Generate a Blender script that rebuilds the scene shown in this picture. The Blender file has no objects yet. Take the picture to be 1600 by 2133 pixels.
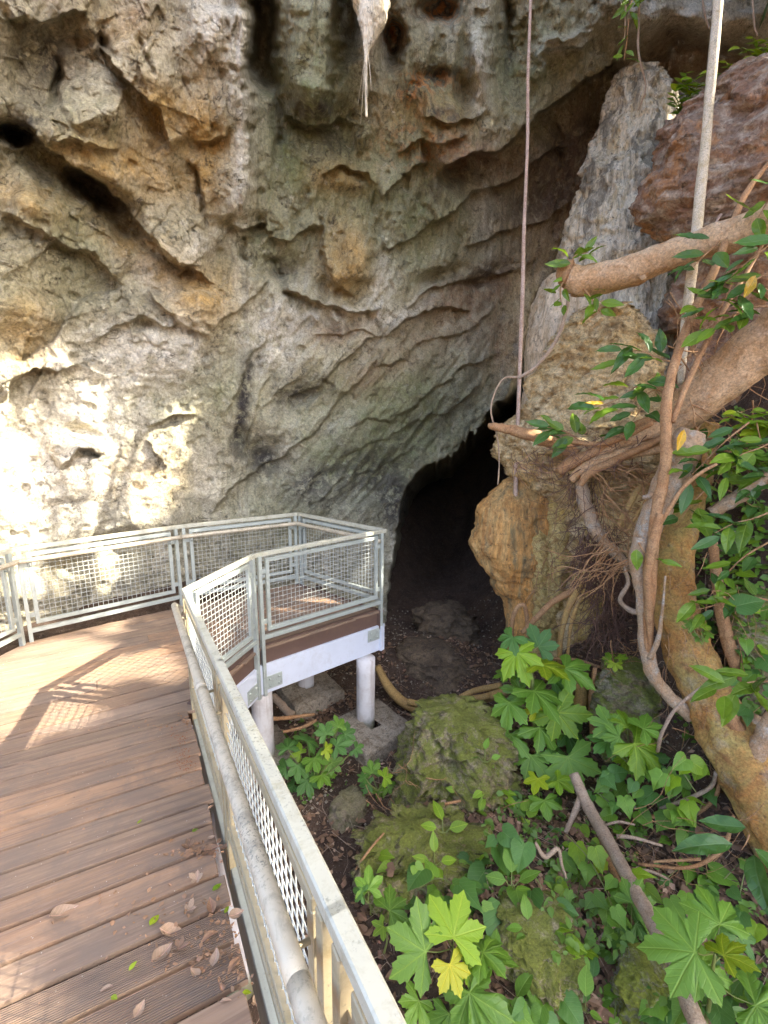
import bpy, math, random
import numpy as np
from mathutils import Vector, Matrix

# ------------------------------------------------------------------ camera, sky, sun, exposure
S = bpy.context.scene
C = S.collection
R = math.radians
FPX, PITCH, ROLL, CZ = 1000.0, 0.21086, 0.01019, 2.516      # focal length in px of the 1600 px wide photo, radians, metres
cam_d = bpy.data.cameras.new('camera')
cam = bpy.data.objects.new('camera', cam_d); C.objects.link(cam)
cam_d.sensor_fit = 'HORIZONTAL'; cam_d.sensor_width = 36.0; cam_d.lens = 36.0*FPX/1600.0
cam_d.clip_start = 0.05; cam_d.clip_end = 2000
cam.matrix_world = Matrix.Translation((0, 0, CZ)) @ Matrix.Rotation(math.pi/2-PITCH, 4, 'X') @ Matrix.Rotation(ROLL, 4, 'Z')
S.camera = cam

SUN = Vector((0.80, -0.12, 0.58)).normalized()              # towards the sun: right of the view, about 36 degrees up
W = bpy.data.worlds.new('World'); S.world = W; W.use_nodes = True
wn = W.node_tree.nodes; wn.clear()
sky = wn.new('ShaderNodeTexSky'); sky.sky_type = 'NISHITA'; sky.sun_disc = False
sky.sun_elevation = math.asin(SUN.z); sky.sun_rotation = math.atan2(SUN.x, SUN.y)
sky.dust_density = 5.0; sky.ozone_density = 0.45; sky.air_density = 0.5
bg = wn.new('ShaderNodeBackground'); bg.inputs['Strength'].default_value = 0.15
wo = wn.new('ShaderNodeOutputWorld')
W.node_tree.links.new(sky.outputs[0], bg.inputs[0]); W.node_tree.links.new(bg.outputs[0], wo.inputs[0])
sl = bpy.data.lights.new('sun', 'SUN'); sl.energy = 2.4; sl.angle = R(0.55); sl.color = (1.0, 0.93, 0.82)
so = bpy.data.objects.new('sun', sl); C.objects.link(so)
so.rotation_euler = SUN.to_track_quat('Z', 'Y').to_euler()
S.view_settings.view_transform = 'Standard'; S.view_settings.look = 'None'
S.view_settings.gamma = 1.0; S.view_settings.exposure = 3.38
S.view_settings.use_curve_mapping = False
S.cycles.adaptive_threshold = 0.02; S.cycles.max_bounces = 6; S.cycles.diffuse_bounces = 3; S.cycles.glossy_bounces = 2
S.cycles.transmission_bounces = 3; S.cycles.transparent_max_bounces = 4
S.cycles.caustics_reflective = False; S.cycles.caustics_refractive = False

# ------------------------------------------------------------------ pixel <-> world helpers (px of the 1600 x 2133 photo)
_cr, _sr, _cp, _sp = math.cos(ROLL), math.sin(ROLL), math.cos(PITCH), math.sin(PITCH)
def ray(px, py):
    X = px-800.0; Y = py-1066.5
    x = (X*_cr+Y*_sr)/FPX; u = -(-X*_sr+Y*_cr)/FPX
    return x, _cp+u*_sp, -_sp+u*_cp
def at(px, py, Y):                                           # the point of that line of sight at forward distance Y
    x, y, z = ray(px, py); k = Y/y
    return Vector((x*k, Y, CZ+z*k))
def atz(px, py, Z):
    x, y, z = ray(px, py); k = (Z-CZ)/z
    return Vector((x*k, y*k, Z))
def fwd(p): return p[1]*_cp-(p[2]-CZ)*_sp
def mpp(p): return fwd(p)/FPX                                # metres per photo pixel at p
def project(P):
    P = np.asarray(P, float); x, y, z = P[..., 0], P[..., 1], P[..., 2]-CZ
    d = y*_cp-z*_sp; u = y*_sp+z*_cp; d = np.where(np.abs(d) < 1e-6, 1e-6, d)
    X = FPX*x/d; Y = -FPX*u/d
    return 800+X*_cr-Y*_sr, 1066.5+X*_sr+Y*_cr, d
CAMR = Vector((_cr, 0, 0)); CAMU = Vector((0, _sp, _cp)); CAMF = Vector((0, _cp, -_sp)); CAMP = Vector((0, 0, CZ))

# ------------------------------------------------------------------ noise
def _h(ix, iy, iz, s):
    n = (ix.astype(np.int64)*374761393+iy.astype(np.int64)*668265263+iz.astype(np.int64)*2147483647+s*974634777) & 0xffffffff
    n = ((n ^ (n >> 13))*1274126177) & 0xffffffff
    n = ((n ^ (n >> 16))*2246822519) & 0xffffffff
    return ((n ^ (n >> 15)) & 0xffff).astype(np.float32)/65535.0
def vn(x, y, z=0.0, s=0):
    x = np.asarray(x, np.float64); y = np.asarray(y, np.float64)+np.zeros_like(x); z = np.asarray(z, np.float64)+np.zeros_like(x)
    ix, iy, iz = np.floor(x), np.floor(y), np.floor(z)
    fx, fy, fz = x-ix, y-iy, z-iz
    fx = fx*fx*fx*(fx*(fx*6-15)+10); fy = fy*fy*fy*(fy*(fy*6-15)+10); fz = fz*fz*fz*(fz*(fz*6-15)+10)
    def L(a, b, t): return a+(b-a)*t
    c = [_h(ix+i, iy+j, iz+k, s) for i in (0, 1) for j in (0, 1) for k in (0, 1)]
    return L(L(L(c[0], c[1], fz), L(c[2], c[3], fz), fy), L(L(c[4], c[5], fz), L(c[6], c[7], fz), fy), fx)*2-1
def fbm(x, y, z=0.0, s=0, o=4, g=0.5):
    r = 0; a = 1.0; t = 0
    for i in range(o):
        r = r+a*vn(x*2**i+17*i, y*2**i, np.asarray(z)*2**i+5*i, s+i); t += a; a *= g
    return r/t
def rdg(x, y, z=0.0, s=0, o=3):
    r = 0; a = 1.0; t = 0
    for i in range(o):
        r = r+a*(1-2*np.abs(vn(x*2**i+31*i, y*2**i, np.asarray(z)*2**i, s+i))); t += a; a *= 0.5
    return r/t
def facet(x, y, z, s=0):
    """broken rock faces: each cell of a jittered lattice is its own tilted plane"""
    x = np.asarray(x, float); ix, iy, iz = np.floor(x-0.5), np.floor(y-0.5), np.floor(z-0.5); best = np.full(x.shape, 1e9); val = np.zeros(x.shape)
    for i in (0, 1):
        for j in (0, 1):
            for k in (0, 1):
                a, b, c = ix+i, iy+j, iz+k; dx, dy, dz = x-a-_h(a, b, c, s), y-b-_h(a, b, c, s+1), z-c-_h(a, b, c, s+2); d = dx*dx+dy*dy+dz*dz
                pl = dx*(_h(a, b, c, s+3)*2-1)+dy*(_h(a, b, c, s+4)*2-1)+dz*(_h(a, b, c, s+5)*2-1)+0.5*(_h(a, b, c, s+6)-0.5); m = d < best
                best = np.where(m, d, best); val = np.where(m, pl, val)
    return val
def sst(a, b, x):
    t = np.clip((x-a)/(b-a), 0, 1); return t*t*(3-2*t)

# ------------------------------------------------------------------ objects
def prop(o, label=None, cat=None, group=None, kind=None):
    if label: o['label'] = label
    if cat: o['category'] = cat
    if group: o['group'] = group
    if kind: o['kind'] = kind
    return o
def empty(name, loc=(0, 0, 0), label=None, cat=None, group=None):
    o = bpy.data.objects.new(name, None); C.objects.link(o); o.location = loc; o.empty_display_size = 0.1
    return prop(o, label, cat, group)
def link(name, me, parent=None, loc=None):
    o = bpy.data.objects.new(name, me); C.objects.link(o)
    if parent: o.parent = parent
    if loc is not None: o.location = loc
    return o
def origin(o):
    p = Vector((0, 0, 0))
    while o: p += o.location; o = o.parent
    return p
def np_mesh(name, V, F, mat, smooth=True):
    """V (n,3), F (m,4) or (m,3) arrays"""
    me = bpy.data.meshes.new(name); V = np.ascontiguousarray(V, np.float32); F = np.ascontiguousarray(F, np.int32)
    me.vertices.add(len(V)); me.vertices.foreach_set('co', V.ravel())
    k = F.shape[1]
    me.loops.add(F.size); me.loops.foreach_set('vertex_index', F.ravel())
    me.polygons.add(len(F)); me.polygons.foreach_set('loop_start', np.arange(0, F.size, k, dtype=np.int32))
    me.polygons.foreach_set('use_smooth', np.full(len(F), smooth))
    me.update(calc_edges=True); me.materials.append(mat)
    return me
def grid_faces(nr, nc, wrap=False):
    r, c = np.meshgrid(np.arange(nr-1), np.arange(nc if wrap else nc-1), indexing='ij')
    c2 = (c+1) % nc
    return np.stack([r*nc+c, r*nc+c2, (r+1)*nc+c2, (r+1)*nc+c], -1).reshape(-1, 4)
class MB:
    def __init__(s): s.v = []; s.f = []
    def add(s, vs, fs):
        n = len(s.v); s.v += [tuple(v) for v in vs]; s.f += [tuple(i+n for i in f) for f in fs]; return s
    def hexa(s, p):                                          # 8 points: bottom 4, top 4
        return s.add(p, [(3, 2, 1, 0), (4, 5, 6, 7), (0, 1, 5, 4), (1, 2, 6, 5), (2, 3, 7, 6), (3, 0, 4, 7)])
    def bar(s, a, b, side, up, w, h):                        # box from a to b, width w along side, height h along up
        a = Vector(a); b = Vector(b); sd = Vector(side)*(w/2); u = Vector(up)*(h/2)
        return s.hexa([a-sd-u, a+sd-u, b+sd-u, b-sd-u, a-sd+u, a+sd+u, b+sd+u, b-sd+u])
    def box(s, c, d, x=(1, 0, 0), y=(0, 1, 0)):
        c = Vector(c); x = Vector(x).normalized(); y = Vector(y).normalized(); z = x.cross(y)
        return s.bar(c-x*d[0]/2, c+x*d[0]/2, y, z, d[1], d[2])
    def tube(s, pts, rad, n=8, cap=True):
        pts = [Vector(p) for p in pts]; rad = rad if hasattr(rad, '__len__') else [rad]*len(pts)
        base = len(s.v); ref = None; N = len(pts)
        for i, p in enumerate(pts):
            t = (pts[min(i+1, N-1)]-pts[max(i-1, 0)]).normalized()
            if ref is None:
                ref = t.orthogonal().normalized()
            ref = (ref-t*ref.dot(t)); ref = ref.normalized() if ref.length > 1e-6 else t.orthogonal().normalized()
            b = t.cross(ref)
            for k in range(n):
                a = 2*math.pi*k/n; s.v.append(tuple(p+(ref*math.cos(a)+b*math.sin(a))*rad[i]))
        for i in range(N-1):
            for k in range(n):
                k2 = (k+1) % n
                s.f.append((base+i*n+k, base+i*n+k2, base+(i+1)*n+k2, base+(i+1)*n+k))
        if cap:
            s.f.append(tuple(base+k for k in range(n-1, -1, -1))); s.f.append(tuple(base+(N-1)*n+k for k in range(n)))
        return s
    def mesh(s, name, mat, smooth=False, rel=None):
        me = bpy.data.meshes.new(name)
        v = s.v if rel is None else [(a-rel[0], b-rel[1], c-rel[2]) for a, b, c in s.v]
        me.from_pydata(v, [], s.f); me.materials.append(mat)
        if smooth: me.polygons.foreach_set('use_smooth', [True]*len(me.polygons))
        me.update(); return me
    def build(s, name, mat, parent=None, smooth=False, bevel=0):
        o = link(name, s.mesh(name, mat, smooth, origin(parent) if parent else None), parent)
        if bevel:
            m = o.modifiers.new('bevel', 'BEVEL'); m.width = bevel; m.segments = 1; m.limit_method = 'ANGLE'
        return o
def spline(pts, n):
    """Catmull-Rom through rows of numbers"""
    P = np.array([list(p) for p in pts], float)
    if len(P) == 2: return P[0]+(P[1]-P[0])*np.linspace(0, 1, n)[:, None]
    Q = np.vstack([2*P[0]-P[1], P, 2*P[-1]-P[-2]]); out = []
    for t in np.linspace(0, len(P)-1-1e-9, n):
        i = int(t); u = t-i; a, b, c, d = Q[i], Q[i+1], Q[i+2], Q[i+3]
        out.append(0.5*(2*b+(c-a)*u+(2*a-5*b+4*c-d)*u*u+(3*b-3*c+d-a)*u**3))
    return np.array(out)

# ------------------------------------------------------------------ materials
class NT:
    def __init__(s, name, rough=0.85):
        s.m = bpy.data.materials.new(name); s.m.use_nodes = True; s.t = s.m.node_tree; s.n = s.t.nodes
        s.b = s.n['Principled BSDF']; s.b.inputs['Roughness'].default_value = rough; s.out = s.n['Material Output']
        s.tc = s.n.new('ShaderNodeTexCoord')
    def l(s, a, b): s.t.links.new(a, b)
    def map(s, scale=(1, 1, 1), rot=(0, 0, 0), src='Object', off=None):
        m = s.n.new('ShaderNodeMapping'); m.inputs['Scale'].default_value = scale; m.inputs['Rotation'].default_value = rot
        s.l(s.tc.outputs[src], m.inputs[0])
        if off is not None: s.l(off, m.inputs['Location'])
        return m.outputs[0]
    def noise(s, scale, det=6, rough=0.6, vec=None, dist=0.0):
        n = s.n.new('ShaderNodeTexNoise'); n.inputs['Scale'].default_value = scale; n.inputs['Detail'].default_value = det
        n.inputs['Roughness'].default_value = rough; n.inputs['Distortion'].default_value = dist
        s.l(vec if vec is not None else s.tc.outputs['Object'], n.inputs['Vector']); return n.outputs['Fac']
    def vor(s, scale, vec=None, feat='F1', rnd=1.0):
        n = s.n.new('ShaderNodeTexVoronoi'); n.feature = feat; n.inputs['Scale'].default_value = scale; n.inputs['Randomness'].default_value = rnd
        s.l(vec if vec is not None else s.tc.outputs['Object'], n.inputs['Vector']); return n.outputs['Distance']
    def ramp(s, fac, stops):
        r = s.n.new('ShaderNodeValToRGB'); e = r.color_ramp.elements
        while len(e) < len(stops): e.new(0.5)
        for i, (p, c) in enumerate(stops):
            e[i].position = p; e[i].color = (c if hasattr(c, '__len__') else (c, c, c))[:3] + (1,) if hasattr(c, '__len__') else (c, c, c, 1)
        s.l(fac, r.inputs[0]); return r.outputs[0]
    def mix(s, fac, a, b, mode='MIX'):
        m = s.n.new('ShaderNodeMix'); m.data_type = 'RGBA'; m.blend_type = mode
        for i, v in ((0, fac), (6, a), (7, b)):
            if hasattr(v, 'is_output') or hasattr(v, 'links'): s.l(v, m.inputs[i])
            elif hasattr(v, '__len__'): m.inputs[i].default_value = tuple(v)+(1,)
            else: m.inputs[i].default_value = v
        return m.outputs[2]
    def math(s, op, a, b=0.0):
        m = s.n.new('ShaderNodeMath'); m.operation = op
        for i, v in ((0, a), (1, b)):
            if hasattr(v, 'links'): s.l(v, m.inputs[i])
            else: m.inputs[i].default_value = v
        return m.outputs[0]
    def attr(s, name):
        a = s.n.new('ShaderNodeAttribute'); a.attribute_name = name
        q = s.n.new('ShaderNodeSeparateColor'); s.l(a.outputs['Color'], q.inputs[0])
        return q.outputs[0], q.outputs[1], q.outputs[2]
    def rnd(s):
        return s.n.new('ShaderNodeObjectInfo').outputs['Random']
    def upness(s):
        g = s.n.new('ShaderNodeNewGeometry'); q = s.n.new('ShaderNodeSeparateXYZ'); s.l(g.outputs['Normal'], q.inputs[0]); return q.outputs[2]
    def bump(s, h, strength=0.5, dist=0.02, prev=None):
        b = s.n.new('ShaderNodeBump'); b.inputs['Strength'].default_value = strength; b.inputs['Distance'].default_value = dist
        s.l(h, b.inputs['Height'])
        if prev is not None: s.l(prev, b.inputs['Normal'])
        return b.outputs[0]
    def fin(s, col, nrm=None, rough=None):
        if hasattr(col, 'links'): s.l(col, s.b.inputs['Base Color'])
        else: s.b.inputs['Base Color'].default_value = tuple(col)+(1,)
        if nrm is not None: s.l(nrm, s.b.inputs['Normal'])
        if rough is not None: s.l(rough, s.b.inputs['Roughness'])
        return s.m

def rock_bumps(t, vec=None, k=1.0):
    n1 = t.noise(6*k, 5, 0.66, vec, 0.5); n2 = t.noise(34*k, 5, 0.75, vec)
    b = t.bump(n1, 0.6, 0.07/k)
    b = t.bump(n2, 0.9, 0.022/k, b)
    return b, n1, n2

def m_cliff():
    t = NT('cliff_rock', 0.9)
    och, grn, drk = t.attr('tint'); lig, brn, org = t.attr('tint2')
    b, n1, n2 = rock_bumps(t)
    big = t.noise(0.9, 4, 0.6, None, 0.8); med = t.noise(3.2, 5, 0.68, None, 0.8); sm = t.noise(13, 6, 0.74, None, 0.5); sp = t.noise(95, 3, 0.7)
    stk = t.noise(1.0, 5, 0.68, t.map((3.4, 3.4, 0.45)), 0.7)
    col = t.mix(t.ramp(big, [(0.36, 0.0), (0.64, 1.0)]), (0.295, 0.268, 0.172), (0.46, 0.412, 0.280))
    col = t.mix(t.ramp(stk, [(0.50, 0.0), (0.62, 0.7)]), col, (0.54, 0.49, 0.375))
    col = t.mix(t.ramp(stk, [(0.30, 0.75), (0.44, 0.0)]), col, (0.185, 0.180, 0.092))
    col = t.mix(t.ramp(med, [(0.45, 0.0), (0.62, 0.5)]), col, (0.235, 0.20, 0.11))
    col = t.mix(t.math('MULTIPLY', grn, t.ramp(med, [(0.36, 1.0), (0.62, 0.55)])), col, (0.185, 0.200, 0.085))
    col = t.mix(t.math('MULTIPLY', och, t.ramp(t.noise(4.1, 5, 0.7), [(0.32, 0.35), (0.54, 1.0)])), col, (0.44, 0.28, 0.090))
    col = t.mix(t.math('MULTIPLY', brn, t.ramp(n1, [(0.3, 0.3), (0.6, 1.0)])), col, (0.255, 0.155, 0.085))
    col = t.mix(t.math('MULTIPLY', lig, t.ramp(t.noise(5.5, 6, 0.74), [(0.36, 0.3), (0.54, 1.0)])), col, (0.63, 0.59, 0.48))
    col = t.mix(t.ramp(t.noise(7.5, 7, 0.78, None, 1.0), [(0.57, 0.0), (0.68, 0.55)]), col, (0.53, 0.49, 0.40))
    col = t.mix(t.ramp(sm, [(0.57, 0.0), (0.69, 0.8)]), col, (0.095, 0.080, 0.05))
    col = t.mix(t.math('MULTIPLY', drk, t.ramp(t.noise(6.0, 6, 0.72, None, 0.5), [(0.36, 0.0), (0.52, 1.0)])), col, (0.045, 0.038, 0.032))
    col = t.mix(t.math('MULTIPLY', org, t.ramp(t.noise(9.0, 4, 0.6), [(0.5, 0.0), (0.56, 1.0)])), col, (0.44, 0.20, 0.06))
    c1 = t.math('ABSOLUTE', t.math('SUBTRACT', t.noise(2.6, 5, 0.62, None, 0.9), 0.5)); c2 = t.math('ABSOLUTE', t.math('SUBTRACT', t.noise(6.5, 4, 0.65, None, 0.6), 0.5))
    cr = t.math('MAXIMUM', t.math('MULTIPLY', t.ramp(c1, [(0.002, 0.9), (0.008, 0.0)]), t.ramp(med, [(0.48, 0.0), (0.58, 1.0)])), t.math('MULTIPLY', t.ramp(c2, [(0.002, 0.4), (0.009, 0.0)]), t.ramp(n1, [(0.52, 0.0), (0.62, 1.0)])))
    b = t.bump(cr, 0.9, -0.04, b); col = t.mix(t.math('MULTIPLY', cr, 0.75), col, (0.06, 0.05, 0.035))
    col = t.mix(0.8, col, t.ramp(n2, [(0.28, 0.42), (0.5, 1.08), (0.72, 1.7)]), 'MULTIPLY')
    col = t.mix(t.ramp(sp, [(0.58, 0.0), (0.70, 0.55)]), col, (0.095, 0.08, 0.055))
    return t.fin(col, b)

def m_rock(name, c1, c2, c3, moss=0.0, mosscol=(0.085, 0.11, 0.018), k=1.0, streak=False, stain=None):
    t = NT(name, 0.9)
    vec = t.map((1, 1, 0.22)) if streak else None
    b, n1, n2 = rock_bumps(t, vec, k)
    big = t.noise(2.0*k, 4, 0.62, vec, 0.6); med = t.noise(7.0*k, 5, 0.72, vec, 0.7); fine = n2
    col = t.mix(t.ramp(big, [(0.36, 0.0), (0.62, 1.0)]), c1, c2)
    col = t.mix(t.ramp(med, [(0.47, 0.0), (0.62, 0.85)]), col, c3)
    if stain: col = t.mix(t.ramp(t.noise(3.1*k, 6, 0.74, vec, 0.8), [(0.50, 0.0), (0.60, 0.9)]), col, stain)
    col = t.mix(t.ramp(t.noise(15, 6, 0.78), [(0.55, 0.0), (0.66, 0.8)]), col, (0.06, 0.05, 0.035))
    if moss:
        f = t.math('ADD', t.math('MULTIPLY', t.upness(), 0.16), t.noise(5.5, 6, 0.75, None, 0.5))
        mc = t.mix(t.noise(9, 6, 0.7), mosscol, (mosscol[0]*2.3, mosscol[1]*2.0, mosscol[2]*1.6))
        col = t.mix(t.math('MULTIPLY', t.ramp(f, [(0.50, 0.0), (0.64, 1.0)]), moss), col, mc)
    col = t.mix(0.75, col, t.ramp(fine, [(0.28, 0.35), (0.5, 1.0), (0.72, 1.65)]), 'MULTIPLY')
    return t.fin(col, b)

def m_soil():
    t = NT('soil', 0.95)
    n = t.noise(3, 7, 0.65); f = t.noise(60, 5, 0.75); g = t.noise(16, 6, 0.7)
    col = t.mix(t.ramp(n, [(0.35, 0.0), (0.65, 1.0)]), (0.066, 0.039, 0.024), (0.125, 0.076, 0.046))
    col = t.mix(t.ramp(g, [(0.52, 0.0), (0.66, 0.8)]), col, (0.17, 0.125, 0.085))
    col = t.mix(t.ramp(t.vor(45), [(0.10, 1.0), (0.2, 0.0)]), col, (0.27, 0.23, 0.19))
    col = t.mix(0.7, col, t.ramp(f, [(0.3, 0.45), (0.7, 1.5)]), 'MULTIPLY')
    b = t.bump(g, 0.8, 0.05); b = t.bump(f, 0.7, 0.015, b)
    return t.fin(col, b)

def m_wood(name='deck_wood', grooved=False):
    t = NT(name, 0.72)
    off = t.n.new('ShaderNodeCombineXYZ'); r = t.rnd(); t.l(t.math('MULTIPLY', r, 37.0), off.inputs[0]); t.l(t.math('MULTIPLY', r, 11.0), off.inputs[1])
    v1 = t.map((1.2, 22, 22), off=off.outputs[0]); v2 = t.map((4, 90, 90), off=off.outputs[0]); v0 = t.map((1, 1, 1), off=off.outputs[0])
    g1 = t.noise(1.0, 5, 0.6, v1, 0.6); g2 = t.noise(1.0, 4, 0.7, v2); blot = t.noise(2.2, 5, 0.7, v0, 0.5)
    base = t.ramp(r, [(0.0, (0.22, 0.142, 0.082)), (0.22, (0.32, 0.210, 0.125)), (0.40, (0.25, 0.175, 0.110)), (0.60, (0.31, 0.222, 0.150)), (0.80, (0.43, 0.250, 0.130)), (1.0, (0.24, 0.158, 0.094))])
    col = t.mix(t.ramp(g1, [(0.38, 0.0), (0.66, 0.75)]), base, (0.16, 0.102, 0.070))
    col = t.mix(t.ramp(g2, [(0.5, 0.0), (0.7, 0.55)]), col, (0.42, 0.29, 0.20))
    col = t.mix(t.ramp(blot, [(0.46, 0.0), (0.62, 0.7)]), col, (0.19, 0.14, 0.10))
    col = t.mix(t.ramp(t.noise(26, 5, 0.7, v0), [(0.66, 0.0), (0.72, 0.8)]), col, (0.06, 0.04, 0.03))
    col = t.mix(t.ramp(t.vor(22, v0), [(0.045, 1.0), (0.065, 0.0)]), col, (0.55, 0.47, 0.38))
    b = t.bump(g1, 0.5, 0.006); b = t.bump(g2, 0.5, 0.003, b)
    if grooved:
        w = t.n.new('ShaderNodeTexWave'); w.bands_direction = 'Y'; w.inputs['Scale'].default_value = 32; w.inputs['Distortion'].default_value = 0.4
        t.l(t.tc.outputs['Object'], w.inputs[0]); b = t.bump(w.outputs['Fac'], 1.0, 0.006, b)
    return t.fin(col, b)

def m_paint(name, c, stain=(0.2, 0.17, 0.12), rough=0.5, amt=0.6, metal=0.0, scale=9, spec=(0.10, 0.11, 0.10), thr=0.6):
    t = NT(name, rough); t.b.inputs['Metallic'].default_value = metal
    n = t.noise(scale, 5, 0.75, None, 0.4); f = t.noise(85, 4, 0.75); lo = t.noise(1.7, 3, 0.6)
    col = t.mix(t.ramp(lo, [(0.35, 0.0), (0.7, 0.6)]), c, tuple(x*0.78 for x in c))
    col = t.mix(t.math('MULTIPLY', t.ramp(n, [(0.5, 0.0), (0.66, 1.0)]), amt), col, stain)
    col = t.mix(t.math('MULTIPLY', t.ramp(f, [(thr, 0.0), (thr+0.08, 1.0)]), t.ramp(t.noise(3.3, 6, 0.7), [(0.42, 0.0), (0.6, 0.8)])), col, spec)
    return t.fin(col, t.bump(f, 0.18, 0.003), t.ramp(n, [(0.3, rough-0.12), (0.7, min(1, rough+0.2))]))

def m_post():
    t = NT('white_post_paint', 0.7)
    n = t.noise(4, 5, 0.75, None, 0.4); st = t.noise(1.0, 5, 0.7, t.map((14, 14, 1.2)))
    col = t.mix(t.ramp(n, [(0.45, 0.0), (0.65, 0.6)]), (0.64, 0.61, 0.57), (0.44, 0.37, 0.31))
    col = t.mix(t.ramp(st, [(0.52, 0.0), (0.66, 0.6)]), col, (0.38, 0.30, 0.23))
    q = t.n.new('ShaderNodeSeparateXYZ'); t.l(t.tc.outputs['Object'], q.inputs[0])
    low = t.math('ADD', t.math('MULTIPLY', t.math('ADD', q.outputs[2], 1.42), -3.2), t.math('MULTIPLY', t.noise(9, 5, 0.7), 1.1))
    col = t.mix(t.ramp(low, [(0.25, 0.0), (0.7, 0.9)]), col, (0.20, 0.19, 0.09))
    return t.fin(col, t.bump(t.noise(60, 4, 0.7), 0.2, 0.004))

def m_bark(name, c1, c2, c3, scale=1.0, k=0.8, lich=0.0):
    t = NT(name, 0.85)
    n = t.noise(6*scale, 6, 0.72, None, 0.5); f = t.noise(38*scale, 5, 0.78); lo = t.noise(2.2*scale, 5, 0.68, None, 0.6)
    col = t.mix(t.ramp(lo, [(0.38, 0.0), (0.6, 1.0)]), c1, c2)
    col = t.mix(t.ramp(n, [(0.5, 0.0), (0.66, 0.8)]), col, c3)
    if lich: col = t.mix(t.math('MULTIPLY', t.ramp(t.noise(5*scale, 8, 0.7), [(0.52, 0.0), (0.64, 1.0)]), lich), col, (0.40, 0.39, 0.33))
    col = t.mix(0.8, col, t.ramp(f, [(0.3, 0.35), (0.7, 1.6)]), 'MULTIPLY')
    col = t.mix(t.ramp(t.noise(13*scale, 6, 0.75), [(0.58, 0.0), (0.68, 0.7)]), col, (0.09, 0.06, 0.04))
    b = t.bump(n, k, 0.04/scale); b = t.bump(f, k*0.8, 0.008/scale, b)
    return t.fin(col, b)

def m_leaf(name, c, rough=0.45, tr=0.35, var=0.35, veins=None, spots=0.0):
    t = NT(name, rough)
    r = t.rnd(); n = t.noise(5, 3, 0.6); ve = t.noise(45, 3, 0.6)
    lo = tuple(x*(1-var) for x in c); hi = (min(1, c[0]*(1+var*1.5)), min(1, c[1]*(1+var)), c[2]*(1+var*0.4))
    col = t.mix(t.math('ADD', t.math('MULTIPLY', r, 0.75), t.math('MULTIPLY', n, 0.35)), lo, hi)
    if spots: col = t.mix(t.math('MULTIPLY', t.ramp(t.noise(12, 4, 0.7), [(0.58, 0.0), (0.66, 1.0)]), spots), col, (0.12, 0.08, 0.03))
    bmp = t.bump(ve, 0.2, 0.01)
    if veins:
        q = t.n.new('ShaderNodeSeparateXYZ'); t.l(t.tc.outputs['Object'], q.inputs[0]); x, y = q.outputs[0], q.outputs[1]; ax = t.math('ABSOLUTE', x)
        if veins == 'oval':
            d = ax; lat = t.math('ABSOLUTE', t.math('SUBTRACT', t.math('FRACT', t.math('MULTIPLY', t.math('SUBTRACT', y, t.math('MULTIPLY', ax, 0.8)), 7.0)), 0.5)); w = 0.011
        else:
            nl, spr = veins; st = R(spr/(nl-1)); rad = t.math('SQRT', t.math('ADD', t.math('MULTIPLY', x, x), t.math('MULTIPLY', y, y)))
            an = t.math('DIVIDE', t.math('ARCTAN2', x, y), st); fr = t.math('SUBTRACT', t.math('FRACT', t.math('ADD', an, 0.5)), 0.5); off = t.math('ABSOLUTE', t.math('MULTIPLY', fr, st))
            d = t.math('MULTIPLY', off, rad); lat = t.math('ABSOLUTE', t.math('SUBTRACT', t.math('FRACT', t.math('MULTIPLY', t.math('SUBTRACT', rad, t.math('MULTIPLY', d, 1.1)), 11.0)), 0.5)); w = 0.008
        mid = t.ramp(d, [(w*0.4, 1.0), (w*1.6, 0.0)]); la = t.ramp(lat, [(0.02, 1.0), (0.10, 0.0)])
        vv = t.math('MAXIMUM', mid, t.math('MULTIPLY', la, 0.35))
        col = t.mix(t.math('MULTIPLY', vv, 0.55), col, (c[0]*2.2+0.04, c[1]*1.6+0.04, c[2]*2.0+0.02)); bmp = t.bump(vv, 0.35, -0.02, bmp)
    t.fin(col, bmp)
    if tr:
        a = t.n.new('ShaderNodeBsdfTranslucent'); t.l(t.mix(0.35, col, (0.26, 0.36, 0.02)), a.inputs[0])
        mx = t.n.new('ShaderNodeMixShader'); mx.inputs[0].default_value = tr
        t.l(t.b.outputs[0], mx.inputs[1]); t.l(a.outputs[0], mx.inputs[2]); t.l(mx.outputs[0], t.out.inputs[0])
    return t.m

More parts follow.
